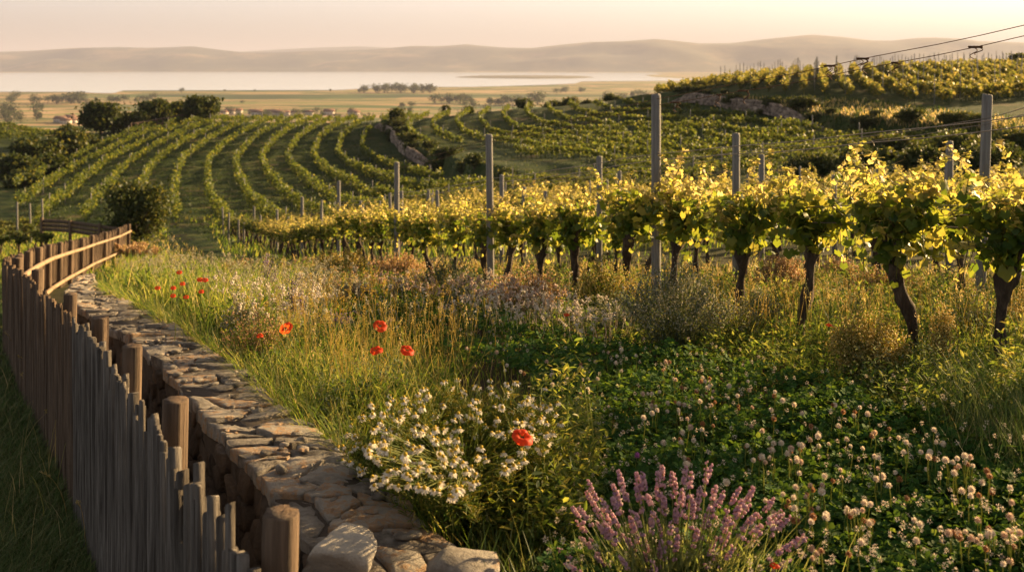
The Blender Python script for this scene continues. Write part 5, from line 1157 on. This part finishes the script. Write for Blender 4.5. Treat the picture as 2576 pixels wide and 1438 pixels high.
# hairy poppy buds beside the daisies
for dx, dy, hg, lb in ((1468, 965, .50, 'tall hairy poppy bud stem with an upright tip above the daisies'), (1480, 1000, .46, 'hooked hairy poppy bud stem right of the upright one'), (1145, 940, .44, 'pale hairy bud stem behind the daisy heads'), (1265, 905, .46, 'thin straight bud stem rising behind the daisies')):
    p = ground_at(dx, dy, hg)[0]; t = empty('poppy_bud', tuple(p - (0, 0, .01)), 0, lb, 'poppy bud', 'poppy bud stems'); s_ = link('stem', PSTEM, None, t); s_.scale = (hg * .9,) * 2 + (hg,); mb = MB(); scatter(mb, BALL_V, BALL_F, [(0, 0, 0)], None, np.array([[.007, .007, .016]])); o = mb.build('bud', M['stem'], t, True); o.location = (0, 0, hg); o.rotation_euler = (.5, 0, 0)
# small broad leaved rosettes and upright leafy weeds
def leafy_weed(dx, dy, hgt, nl, leaf, label, mat='feather', name='weed', spread=.5, tm=(LANCE_V, LANCE_F), cat='weed', group=None):
    p = ground_at(dx, dy)[0]; t = empty(name, tuple(p - (0, 0, .01)), r5.uniform(0, 6), label, cat, group); ns_ = max(2, int(nl / 26)); tips = np.stack([r5.normal(0, spread * hgt * .5, ns_), r5.normal(0, spread * hgt * .5, ns_), hgt * r5.uniform(.6, 1, ns_)], 1); mb = MB(); u = np.linspace(0, 1, 6)[None, :, None]
    tubes(mb, tips[:, None] * np.concatenate([u ** 1.4, u ** 1.4, u], -1), .0022, 4, False); mb.build('stems', M['stem'], t); i = r5.randint(0, ns_, nl); v = r5.uniform(.12, 1, nl); P = tips[i] * np.stack([v ** 1.4, v ** 1.4, v], 1); mb = MB()
    scatter(mb, tm[0], tm[1], P, rotmats(r5.uniform(0, 6.28, nl), r5.uniform(-.3, .9, nl), r5.normal(0, .4, nl)), leaf * r5.uniform(.5, 1.2, nl) * (1.15 - .6 * v)); mb.build('leaves', M[mat], t); return t
for dx, dy, hg, nl, lf, lb in ((1430, 1330, .42, 150, .05, 'leafy green weed between the daisies and the lavender'), (1370, 1350, .36, 120, .055, 'bushy green weed below the large poppy'), (1290, 1400, .12, 40, .09, 'dark broad leaved rosette at the foot of the daisies'), (1230, 1330, .30, 120, .05, 'leafy weed in the shade of the daisies'),
                               (1180, 1300, .28, 110, .045, 'yellowish leafy weed by the wall under the daisies'), (1420, 1260, .45, 160, .045, 'tall feathery weed under the hooked bud stems'), (2540, 1000, .40, 170, .075, 'dark broad leaved plant at the right edge of the meadow'), (2500, 1060, .30, 130, .07, 'lower broad leaved plant right of the golden shrub'), (2600, 1050, .5, 160, .08, 'broad leaved plant cut by the right edge'), (830, 1120, .20, 110, .03, 'reddish tipped leafy weed beside the wall'), (880, 1110, .18, 90, .03, 'small green weed crowding the wall edge')):
    leafy_weed(dx, dy, hg, nl, lf, lb)

# lavender
LAVP = ground_at(1690, 1560)[0]; LAVP[1] -= 0.0
lav = empty('lavender_bush', tuple(LAVP), 0, 'lavender bush with purple pink flower spikes at the bottom of the picture', 'lavender'); r6 = np.random.RandomState(77)
LP_ = [(1405, 1378), (1430, 1400), (1450, 1310), (1475, 1235), (1490, 1262), (1520, 1285), (1520, 1330), (1555, 1185), (1560, 1215), (1585, 1300), (1600, 1225), (1615, 1190), (1630, 1245), (1650, 1300), (1665, 1170), (1670, 1250), (1690, 1185), (1700, 1280), (1715, 1230), (1738, 1190), (1745, 1260), (1760, 1225), (1778, 1165), (1780, 1285), (1800, 1240), (1820, 1235), (1835, 1300), (1860, 1230), (1870, 1265), (1895, 1225), (1905, 1290), (1915, 1320), (1945, 1255), (1962, 1285), (2020, 1345), (1990, 1365), (1540, 1250), (1575, 1350), (1620, 1350), (1660, 1370), (1705, 1345), (1755, 1330), (1800, 1350), (1850, 1370), (1460, 1350), (1500, 1400), (1560, 1400), (1640, 1410), (1440, 1275), (1835, 1340)]
tips = []
for dx, dy in LP_ + [(a + r6.normal(0, 14), b + r6.normal(8, 22)) for a, b in LP_[:40]]:
    y = LAVP[1] + r6.uniform(-.16, .16); tips.append(((dx - 1288) / W_ * y, y, ZC - (dy - 160) / F_ * y))
tips = np.array(tips) - LAVP; n = len(tips); b = np.stack([tips[:, 0] * .30 + r6.normal(0, .02, n), r6.normal(0, .05, n), np.zeros(n)], 1); u = np.linspace(0, 1, 9)[None, :, None]
Sx = b[:, None] + (tips - b)[:, None] * np.concatenate([u ** 1.3, u ** 1.3, u], -1); mb = MB(); tubes(mb, Sx, .0017, 4, False); mb.build('stems', M['lav_stem'], lav)
for k in range(n):
    m_ = MB(); nb = 0; ax = (Sx[k, -1] - Sx[k, -2]); ax /= np.linalg.norm(ax); H_ = r6.uniform(.042, .07); w_ = r6.randint(4, 7)
    for q in range(w_ + 1):
        zq = -H_ * (q / w_) if q < w_ else -H_ * 1.35; rad = .0062 * (1 - .35 * abs(q / w_ - .55)) * (.55 if q == 0 else 1); na = r6.randint(3, 7) if q else 2
        for a in range(na):
            an = a * 2 * PI / na + q * .7; c_ = ax * zq + np.array([math.cos(an) * rad, math.sin(an) * rad, r6.normal(0, .0022)])
            scatter(m_, SBALL_V, SBALL_F, [c_], rotmats(an, .6, 0), np.array([[.0036, .0062, .0042]]) * r6.uniform(.6, 1.35))
    if k < 98: o = m_.build('flower_spike', M['lav'], lav, False, tuple(tips[k]))
mb = MB(); nn = 1500; i = r6.randint(0, n, nn); v = r6.uniform(0, .62, nn) ** 1.1; P = b[i] + (tips[i] - b[i]) * v[:, None] + r6.normal(0, .012, (nn, 3)); scatter(mb, LANCE_V * (.55, 1, 1), LANCE_F, P, rotmats(r6.uniform(0, 6.28, nn), r6.uniform(.5, 1.4, nn), 0 * v), r6.uniform(.025, .05, nn)); mb.build('leaves', M['lav_stem'], lav)
mb = MB(); nn = 240; bb = np.stack([r6.normal(0, .17, nn), r6.normal(0, .06, nn), 0 * np.arange(nn)], 1); blades(mb, bb, r6.uniform(.18, .36, nn), .0030, np.arctan2(bb[:, 1], bb[:, 0]), r6.uniform(.1, .5, nn)); mb.build('blades', M['lav_stem'], lav)

# fine stemmed bushes and tufts (stems + tiny leaves + seed heads)
def fine_bush(dx, dy, wpx, hgt, label, leafmat, tipmat, name='wild_bush', nst=90, nleaf=2200, ntip=1500, leaf=.014, tip=.005, cat='bush', plume=0, flat=.6, dome=True):
    p = ground_at(dx, dy)[0]; R_ = wpx / W_ * p[1] / 2; t = empty(name, tuple(p - (0, 0, .01)), 0, label, cat); r = r5
    a = r.uniform(0, 6.28, nst); q = np.sqrt(r.uniform(0, 1, nst)); hh = hgt * (1 - (.45 * q ** 2 if dome else .1)) * r.uniform(.72, 1.08, nst); tips = np.stack([R_ * q * np.cos(a), R_ * flat * q * np.sin(a), hh], 1); bs = tips * (.35, .35, 0)
    u = np.linspace(0, 1, 7)[None, :, None]; Sx = bs[:, None] + (tips - bs)[:, None] * np.concatenate([u ** 1.5, u ** 1.5, u], -1) + r.normal(0, .006, (nst, 7, 3)) * u; mb = MB(); tubes(mb, Sx, .0011 * max(1, p[1] / 5), 3, False); mb.build('stems', M['stem'], t)
    def along(m, lo, hi, sp):
        i = r.randint(0, nst, m); v = r.uniform(lo, hi, m); f = v * 6; k = np.minimum(f.astype(int), 5); fr = (f - k)[:, None]; return Sx[i, k] * (1 - fr) + Sx[i, k + 1] * fr + r.normal(0, sp, (m, 3)), v
    mb = MB(); P, v = along(nleaf, .05, 1, .014); k = max(1, p[1] / 7); scatter(mb, LANCE_V, LANCE_F, P, rotmats(r.uniform(0, 6.28, nleaf), r.uniform(.1, 1.3, nleaf), r.normal(0, .5, nleaf)), leaf * 1.25 * k * r.uniform(.6, 1.3, nleaf)); mb.build('leaves', M[leafmat], t)
    mb = MB(); P, v = along(ntip, .70 - plume, 1.0, .012 + .006 * (plume > 0)); scatter(mb, OCT_V, OCT_F, P, None, tip * 1.35 * k * r.uniform(.5, 1.1, ntip)); mb.build('seed_heads', M[tipmat], t); return t
M['sage'] = leaf_mat('sage', [(0, (.05, .075, .045)), (1, (.15, .18, .12))], [(0, (.10, .14, .06)), (1, (.30, .32, .16))], .35); M['pinkseed'] = leaf_mat('pinkseed', [(0, (.42, .30, .16)), (1, (.66, .50, .34))], [(0, (.75, .48, .22)), (1, (.92, .68, .40))], .5)
M['goldseed'] = leaf_mat('goldseed', [(0, (.36, .30, .09)), (1, (.62, .52, .22))], [(0, (.65, .5, .1)), (1, (.9, .72, .26))], .5); M['paleseed'] = leaf_mat('paleseed', [(0, (.30, .30, .20)), (1, (.56, .52, .40))], [(0, (.45, .42, .2)), (1, (.7, .62, .4))], .45); M['violetseed'] = leaf_mat('violetseed', [(0, (.22, .14, .28)), (1, (.42, .30, .42))], [(0, (.2, .12, .2)), (1, (.4, .25, .3))], .35)
fine_bush(1700, 885, 330, .62, 'large silvery green bush below the tall middle post', 'sage', 'paleseed', nst=190, nleaf=7500, ntip=2600, leaf=.016, plume=.1)
fine_bush(1130, 770, 190, .48, 'blue grey rounded bush below the second grey post', 'sage', 'sage', nst=110, nleaf=4000, ntip=700)
fine_bush(1330, 800, 230, .42, 'wide pinkish tuft of seeding grass under the vine trunks', 'grass_dry', 'pinkseed', 'seeding_tuft', 170, 1500, 4200, cat='grass tuft', plume=.3)
fine_bush(1520, 800, 190, .50, 'yellow green feathery bush left of the tall middle post', 'feather', 'goldseed', nst=120, nleaf=4500, ntip=1600)
fine_bush(1965, 745, 150, .42, 'round pinkish golden tuft glowing between two vine trunks', 'grass_dry', 'pinkseed', 'seeding_tuft', 150, 800, 4200, cat='grass tuft', plume=.35)
fine_bush(2180, 960, 230, .42, 'golden fluffy shrub between the two nearest vine trunks', 'feather', 'goldseed', nst=170, nleaf=3200, ntip=6000, plume=.4)
fine_bush(2370, 935, 60, .50, 'stalks of golden seed heads beside the nearest vine trunk', 'feather', 'goldseed', nst=14, nleaf=160, ntip=900, cat='grass tuft', plume=.3)
fine_bush(640, 925, 190, .42, 'straw coloured flowering bush against the wall edge', 'feather', 'pinkseed', nst=80, nleaf=1500, ntip=1100, plume=.3)
fine_bush(600, 880, 90, .44, 'cluster of cream heads above the straw coloured bush', 'feather', 'paleseed', nst=34, nleaf=500, ntip=420, tip=.008)
fine_bush(675, 790, 50, .55, 'narrow violet flowering spike plant in the middle of the meadow', 'grass', 'violetseed', 'violet_plant', 14, 200, 900, cat='flower', plume=.4)
fine_bush(740, 830, 60, .45, 'loose violet flowering plant beside the lone poppy', 'grass', 'violetseed', 'violet_plant', 16, 200, 600, cat='flower', plume=.3)
fine_bush(850, 870, 90, .28, 'low violet flowering plant left of the three poppies', 'grass', 'violetseed', 'violet_plant', 26, 300, 500, cat='flower', plume=.1)
fine_bush(610, 720, 140, .45, 'pale straw tuft in front of the curve of small vines', 'grass_dry', 'pinkseed', 'seeding_tuft', 90, 600, 1500, cat='grass tuft', plume=.3)
fine_bush(860, 705, 170, .55, 'yellowish feathery tuft below the curve of the front row', 'feather', 'goldseed', 'seeding_tuft', 90, 1500, 1500, cat='grass tuft', plume=.2)
fine_bush(330, 650, 160, .6, 'sunlit dry tuft beside the far part of the fence', 'grass_dry', 'pinkseed', 'seeding_tuft', 120, 900, 2200, cat='grass tuft', plume=.4)
fine_bush(1000, 720, 150, .5, 'dry reddish tuft under the third grey post', 'grass_dry', 'pinkseed', 'seeding_tuft', 110, 900, 2200, cat='grass tuft', plume=.4)
fine_bush(900, 765, 100, .3, 'small mass of pale pink heads beyond the violet spikes', 'feather', 'paleseed', nst=50, nleaf=600, ntip=1300)
fine_bush(1860, 870, 120, .36, 'yellow green weed hiding the foot of a vine trunk', 'feather', 'paleseed', nst=60, nleaf=1500, ntip=500)
fine_bush(2230, 760, 200, .35, 'greenish mound behind the nearest vines on the right', 'grass', 'pinkseed', nst=110, nleaf=2500, ntip=1200)
fine_bush(2560, 840, 120, .35, 'rough golden tuft below the right edge vine', 'grass_dry', 'goldseed', 'seeding_tuft', 60, 600, 1300, cat='grass tuft', plume=.4)
fine_bush(2110, 715, 110, .35, 'reddish tuft right of the round golden one', 'grass_dry', 'pinkseed', 'seeding_tuft', 60, 500, 1200, cat='grass tuft', plume=.4)
# litter of dead stalks on the bare soil on the right
g = on_ground(sample_poly([(1850, 900), (2300, 930), (2460, 1040), (2400, 1100), (2150, 1020), (1900, 970)], 2600, r5)); n = len(g); a = r5.uniform(0, 6.28, n); L = r5.uniform(.03, .14, n); mb = MB(); e_ = g + np.stack([L * np.cos(a), L * np.sin(a), r5.uniform(0, .03, n)], 1); e_[:, 2] = np.maximum(e_[:, 2], gz(e_[:, 0], e_[:, 1]) + .005)
tubes(mb, np.stack([g + (0, 0, .004), (g + e_) / 2 + (0, 0, .012), e_], 1), .0011, 3, False); tag(mb.build('dead_stalks', M['tendril']), 'dead brown stalks littering the bare soil by the vines', 'litter', kind='stuff')
# single tall seed stalks standing out of the meadow
def seed_stalk(dx, dy, hgt, label, mat='grass_dry', n=26):
    p = ground_at(dx, dy)[0]; t = empty('seed_stalk', tuple(p - (0, 0, .01)), 0, label, 'grass stalk', 'seed stalks'); lean = r5.normal(0, .12, 2); u = np.linspace(0, 1, 8); S_ = np.stack([lean[0] * hgt * u ** 2, lean[1] * hgt * u ** 2, hgt * u], 1); mb = MB(); tubes(mb, S_, .0012, 4, False); mb.build('stalk', M['stem'], t)
    v = r5.uniform(.78, 1.0, n); P = np.stack([lean[0] * hgt * v ** 2, lean[1] * hgt * v ** 2, hgt * v], 1) + r5.normal(0, .005, (n, 3)); mb = MB(); scatter(mb, LANCE_V, LANCE_F, P, rotmats(r5.uniform(0, 6.28, n), r5.uniform(.6, 1.3, n), 0 * v), r5.uniform(.008, .016, n)); mb.build('seed_head', M[mat], t)
for i in range(70):
    z_ = [((700, 880), (1200, 1100), 'seeding grass stalk in the tall fine grass beside the wall', .48), ((280, 690), (640, 800), 'seeding grass stalk among the small distant poppies', .6), ((1950, 850), (2550, 1050), 'seeding grass stalk near the nearest vines on the right', .5), ((780, 780), (1500, 900), 'seeding grass stalk in the middle of the meadow', .48)][i % 4]
    dx, dy = r5.uniform(z_[0], z_[1]); gg = ground_at(dx, dy)[0]
    if sdist(WC, gg[0], gg[1]) > .25 or gg[1] > 17: seed_stalk(dx, dy, z_[3] * r5.uniform(.8, 1.2), z_[2])

# scattered little seed heads and pale blossoms through the meadow
def sprinkle(name, poly, n, h, r, mat, label, k=7, sp=.008):
    g = on_ground(sample_poly(poly, n, r5)); m = len(g); hh = r5.uniform(h[0], h[1], m); P = g + np.stack([r5.normal(0, .06, m), r5.normal(0, .06, m), hh], 1); mb = MB(); f = np.maximum(1, g[:, 1] / 7)
    Q = np.repeat(P, k, 0) + r5.normal(0, 1, (m * k, 3)) * (1, 1, 1.4) * sp * np.repeat(f, k)[:, None]; scatter(mb, OCT_V, OCT_F, Q, None, r5.uniform(r[0], r[1], m * k) * np.repeat(f, k))
    tubes(mb, np.stack([g, (g + P) / 2 + (.01, 0, 0), P], 1), .0011, 3, False); tag(mb.build(name, mat), label, 'wildflowers', kind='stuff')
sprinkle('meadow_blooms', [(270, 690), (420, 650), (620, 700), (900, 740), (800, 860), (640, 880), (480, 790)], 620, (.2, .45), (.003, .007), M['paleseed'], 'tiny pale blooms scattered in the tall grass near the far wall')
sprinkle('meadow_seeds', [(560, 690), (900, 680), (1300, 700), (1500, 740), (1250, 770), (900, 790), (620, 780)], 420, (.12, .3), (.0025, .006), M['pinkseed'], 'tiny reddish seed heads scattered below the vines')
sprinkle('meadow_seeds', [(1600, 760), (2600, 760), (2640, 900), (2300, 930), (1900, 880), (1500, 820)], 480, (.18, .42), (.002, .0045), M['goldseed'], 'tiny golden seed heads scattered under the right hand vines')
sprinkle('meadow_seeds', [(700, 870), (1000, 840), (1250, 900), (1150, 1000), (900, 1060), (740, 980)], 330, (.22, .42), (.0018, .004), M['goldseed'], 'tiny golden seed heads in the fine grass by the wall')

# low leafy herbs that knit the meadow together
M['herb'] = leaf_mat('herb', [(0, (.022, .065, .012)), (.5, (.055, .13, .02)), (.85, (.13, .18, .035)), (1, (.25, .23, .07))], [(0, (.07, .13, .015)), (.5, (.20, .28, .03)), (1, (.55, .50, .10))], .45, .7, .15)
M['sageleaf'] = leaf_mat('sageleaf', [(0, (.06, .09, .05)), (1, (.20, .23, .15))], [(0, (.12, .18, .07)), (1, (.38, .40, .2))], .4, .7, .15)
def herbs(name, poly, n, h, L, mat, label, per=9, sp=.035, thr=None, seed=0, tm=(LANCE_V, LANCE_F)):
    g = on_ground(sample_poly(poly, n, r5))
    if thr is not None: g = g[vnoise(g[:, 0] * 1.4, g[:, 1] * 1.4, seed) > thr]
    m = len(g); f = np.maximum(1, g[:, 1] / 6); hh = r5.uniform(h[0], h[1], m); mb = MB(); P = np.repeat(g, per, 0); ff = np.repeat(f, per); k = len(P); u = r5.uniform(.1, 1, k)
    P = P + np.stack([r5.normal(0, sp, k) * ff, r5.normal(0, sp, k) * ff, np.repeat(hh, per) * u], 1)
    scatter(mb, tm[0], tm[1], P, rotmats(r5.uniform(0, 6.28, k), r5.uniform(-.2, 1.0, k), r5.normal(0, .4, k)), r5.uniform(L[0], L[1], k) * ff ** .8); tag(mb.build(name, mat), label, 'weeds', kind='stuff')
MEAD = [(250, 700), (340, 620), (560, 660), (1000, 690), (1700, 730), (2640, 760), (2640, 1150), (2300, 1060), (1800, 920), (1330, 850), (1060, 800), (860, 900), (1060, 930), (1200, 1000), (1000, 1050), (860, 1100), (690, 980), (560, 870), (400, 765)]
herbs('herbs', MEAD, 5200, (.04, .20), (.02, .05), M['herb'], 'low leafy green herbs between the grasses of the meadow', thr=-.25, seed=3)
herbs('herbs', MEAD, 2600, (.08, .30), (.012, .028), M['sageleaf'], 'grey green fine leaved herbs scattered over the meadow', per=16, thr=.12, seed=8)
herbs('herbs', [(1000, 1190), (1250, 1230), (1450, 1100), (1500, 1250), (1450, 1438), (1300, 1438), (1130, 1330)], 900, (.04, .30), (.02, .055), M['feather'], 'yellow green leafy weeds around the foot of the daisies', per=10)
herbs('herbs', [(1330, 1080), (1480, 1020), (1530, 1180), (1470, 1330), (1330, 1250)], 150, (.10, .42), (.025, .055), M['feather'], 'upright yellow green weeds right of the daisies', per=14, sp=.022)
# plants spilling over the wall edge
g = []
for _ in range(9):
    i = r5.randint(0, len(WC) - 12, 700); q = wr_w[i] + r5.normal(0, .05, (700, 2)); g.append(q)
q = np.concatenate(g); sd = sdist(WC, q[:, 0], q[:, 1]); q = q[(sd > .17) & (q[:, 1] > 3.3)]; j = r5.rand(len(q)) < .9; q = q[j & (vnoise(q[:, 0] * 2, q[:, 1] * 2, 5) > -.35)]
m = len(q); mb = MB(); blades(mb, np.concatenate([q, (ZC - wall_drop(q[:, 1]) - .10)[:, None]], 1), r5.uniform(.10, .30, m), .0035 * np.maximum(1, q[:, 1] / 5), r5.normal(PI * .95, 1.1, m), r5.uniform(.3, 1.1, m)); tag(mb.build('edge_grass', M['grass']), 'grass leaning over the flower side edge of the stone wall', 'grass', kind='stuff')
m = 1500; q = q[r5.randint(0, len(q), m)]; mb = MB(); P = np.concatenate([q + r5.normal(0, .03, (m, 2)), (ZC - wall_drop(q[:, 1]) - .06 + r5.uniform(0, .12, m))[:, None]], 1); scatter(mb, LANCE_V, LANCE_F, P, rotmats(r5.uniform(0, 6.28, m), r5.uniform(-.3, .9, m), 0 * P[:, 0]), r5.uniform(.015, .04, m)); tag(mb.build('edge_herbs', M['herb']), 'leafy weeds creeping over the flower side edge of the stone wall', 'weeds', kind='stuff')
# more, smaller clover heads; grass on the hill bands and lanes
g = on_ground(sample_poly(CLOVER, 620, r5)); hh = r5.uniform(.13, .25, len(g)); Pq = g + np.stack([0 * hh, 0 * hh, hh], 1); mb = MB(); k = 26; dd = r5.normal(size=(len(g) * k, 3)); dd /= np.linalg.norm(dd, axis=1, keepdims=True)
scatter(mb, LANCE_V, LANCE_F, np.repeat(Pq, k, 0) + dd * .0045, rotmats(np.arctan2(dd[:, 1], dd[:, 0]) - PI / 2, np.arcsin(dd[:, 2]), 0 * dd[:, 0]), r5.uniform(.005, .008, len(g) * k)); tag(mb.build('clover_bloom', M['clover_head']), 'countless small white clover heads dotting the leaf carpet', 'clover', kind='stuff')
M['lane_grass'] = leaf_mat('lane_grass', [(0, (.02, .045, .010)), (.7, (.045, .075, .018)), (1, (.12, .12, .04))], [(0, (.05, .09, .015)), (.7, (.12, .17, .03)), (1, (.3, .26, .08))], .35)
grass_patch('hill_grass', [(1690, 240), (2100, 243), (2576, 300), (2640, 420), (2300, 385), (2110, 320), (1900, 280), (1700, 258)], 8000, (.12, .4), M['lane_grass'], 'green and tan grass on the band above the pale stone terrace wall', w=.004)
grass_patch('hill_grass', [(440, 540), (530, 420), (640, 330), (760, 300), (1000, 295), (980, 380), (1180, 490), (1230, 620), (560, 640)], 14000, (.04, .16), M['lane_grass'], 'green grass in the lanes of the striped vineyard', w=.004)
grass_patch('hill_grass', [(20, 560), (120, 460), (330, 340), (520, 305), (640, 330), (520, 440), (440, 560), (300, 600)], 9000, (.04, .16), M['lane_grass'], 'green grass in the lanes on the left of the striped vineyard', w=.004)
grass_patch('hill_grass', [(1000, 300), (1690, 260), (2300, 400), (2576, 430), (2576, 500), (1230, 520), (1180, 470)], 9000, (.04, .16), M['lane_grass'], 'green grass between the rows of the middle slope', w=.004)

sprinkle('meadow_seeds', [(620, 690), (1300, 690), (2600, 720), (2600, 800), (1700, 770), (1300, 780), (900, 740), (620, 730)], 520, (.06, .24), (.003, .0065), M['goldseed'], 'warm golden seed heads glowing under the vine row', k=14, sp=.012)
herbs('herbs', [(620, 690), (1300, 690), (2600, 720), (2600, 800), (1700, 770), (1300, 780), (900, 740), (620, 730)], 2600, (.04, .26), (.02, .045), M['herb'], 'leafy green weeds around the feet of the vines', per=10)

herbs('herbs', [(250, 700), (400, 680), (620, 720), (760, 800), (700, 880), (600, 870), (420, 770)], 1300, (.06, .30), (.025, .06), M['herb'], 'dark leafy clumps in the grass beside the far wall', per=14, thr=0.0, seed=15)
herbs('herbs', [(700, 860), (980, 840), (1200, 920), (1050, 1060), (860, 1080), (740, 980)], 900, (.04, .22), (.02, .05), M['herb'], 'green leafy clumps in the fine grass beside the wall', per=14, thr=-.1, seed=16)
for dx, dy in ((170, 1330), (60, 1010), (95, 1000), (215, 1390), (130, 1120), (40, 930)):
    p = ground_at(dx, dy)[0]; t = empty('straw_stalk', tuple(p - (0, 0, .01)), 0, 'thin golden straw stalk standing in the shaded grass outside the fence', 'grass stalk', 'straw stalks outside the fence'); u = np.linspace(0, 1, 9); a = r5.uniform(-2.2, -.9); h_ = r5.uniform(.35, .6)
    P = np.stack([.35 * h_ * u ** 2 * math.cos(a), .35 * h_ * u ** 2 * math.sin(a), h_ * (u - .2 * u ** 3)], 1); mb = MB(); tubes(mb, P, .0016, 4, False); mb.build('stalk', M['grass_dry'], t); mb = MB(); v = r5.uniform(.8, 1, 16); Q = np.stack([np.interp(v, u, P[:, c]) for c in range(3)], 1) + r5.normal(0, .006, (16, 3)); scatter(mb, LANCE_V, LANCE_F, Q, rotmats(r5.uniform(0, 6.28, 16), r5.uniform(.2, 1.2, 16), 0 * v), .018); mb.build('seed_head', M['grass_dry'], t)

M['yellowbloom'] = leaf_mat('yellowbloom', [(0, (.50, .34, .04)), (1, (.70, .55, .10))], [(0, (.7, .5, .06)), (1, (.85, .7, .15))], .45)
sprinkle('meadow_blooms', [(560, 780), (760, 740), (1000, 740), (1250, 790), (1100, 880), (800, 870), (620, 880)], 320, (.16, .36), (.003, .006), M['yellowbloom'], 'tiny yellow blooms scattered through the middle of the meadow', k=5)
sprinkle('meadow_blooms', [(560, 740), (1000, 720), (1400, 760), (1700, 800), (1500, 850), (1000, 860), (700, 900)], 240, (.14, .34), (.003, .0065), M['petal'], 'tiny white blooms scattered through the middle of the meadow', k=5)
for dx, dy, wp, hg, lb in ((1560, 850, 200, .34, 'grey green feathery mound between the pinkish tuft and the silvery bush'), (1180, 800, 160, .30, 'low yellow green mound left of the pinkish tuft'), (1900, 830, 170, .34, 'pale green mound between two front vine trunks'), (2450, 860, 170, .34, 'soft green mound right of the nearest vine trunk'), (780, 740, 150, .34, 'soft green mound beyond the violet spikes'), (1020, 760, 130, .3, 'leafy mound under the third grey post')):
    fine_bush(dx, dy, wp, hg, lb, 'feather' if dx % 4 else 'sage', 'paleseed', nst=80, nleaf=2600, ntip=500, leaf=.018)

grass_patch('hill_grass', [(1720, 245), (2100, 250), (2576, 305), (2576, 350), (2200, 315), (1900, 268)], 2600, (.15, .4), M['grass_dry'], 'tan seeding grass streaking the band above the pale stone terrace wall', w=.004)
# small packing stones and chips lying on the capping
mb = MB(); n = 230; u = r5.uniform(0.5, WLEN, n); v = r5.uniform(.06, .94, n); P = wall_map(u, v, np.full(n, .03)) - np.array(wall_inv); cv, cf = ball(7, 5); 
for i in range(n):
    V = cv.copy()
    for _ in range(5): d = r5.normal(size=3); d /= np.linalg.norm(d); c = r5.uniform(.4, .8); V = V - np.maximum(V @ d - c, 0)[:, None] * d
    scatter(mb, V * (1, r5.uniform(.5, .9), r5.uniform(.25, .45)), cf, P[i:i + 1], rotmats(r5.uniform(0, 6.28), r5.normal(0, .15), 0), r5.uniform(.012, .045))
mb.build('chips', M['stone'], wall)
SIDE = [(2600, 700), (3500, 760), (3500, 1600), (2600, 1600)]
grass_patch('grass', SIDE, 12000, (.05, .2), M['grass'], 'meadow grass carrying on to the right of the clover', w=.004)
herbs('herbs', SIDE, 2600, (.04, .2), (.02, .05), M['herb'], 'leafy green herbs carrying on to the right of the clover')

sprinkle('meadow_blooms', [(540, 830), (600, 790), (740, 780), (860, 830), (760, 880), (640, 900)], 80, (.22, .42), (.005, .009), M['clover_head'], 'cream flower heads crowding the wall edge before the lone poppy', k=9, sp=.009)
sprinkle('meadow_blooms', [(1180, 780), (1420, 820), (1600, 870), (1500, 900), (1300, 860), (1100, 830)], 160, (.16, .30), (.0045, .008), M['clover_head'], 'cream clover heads at the far side of the carpet', k=9, sp=.008)
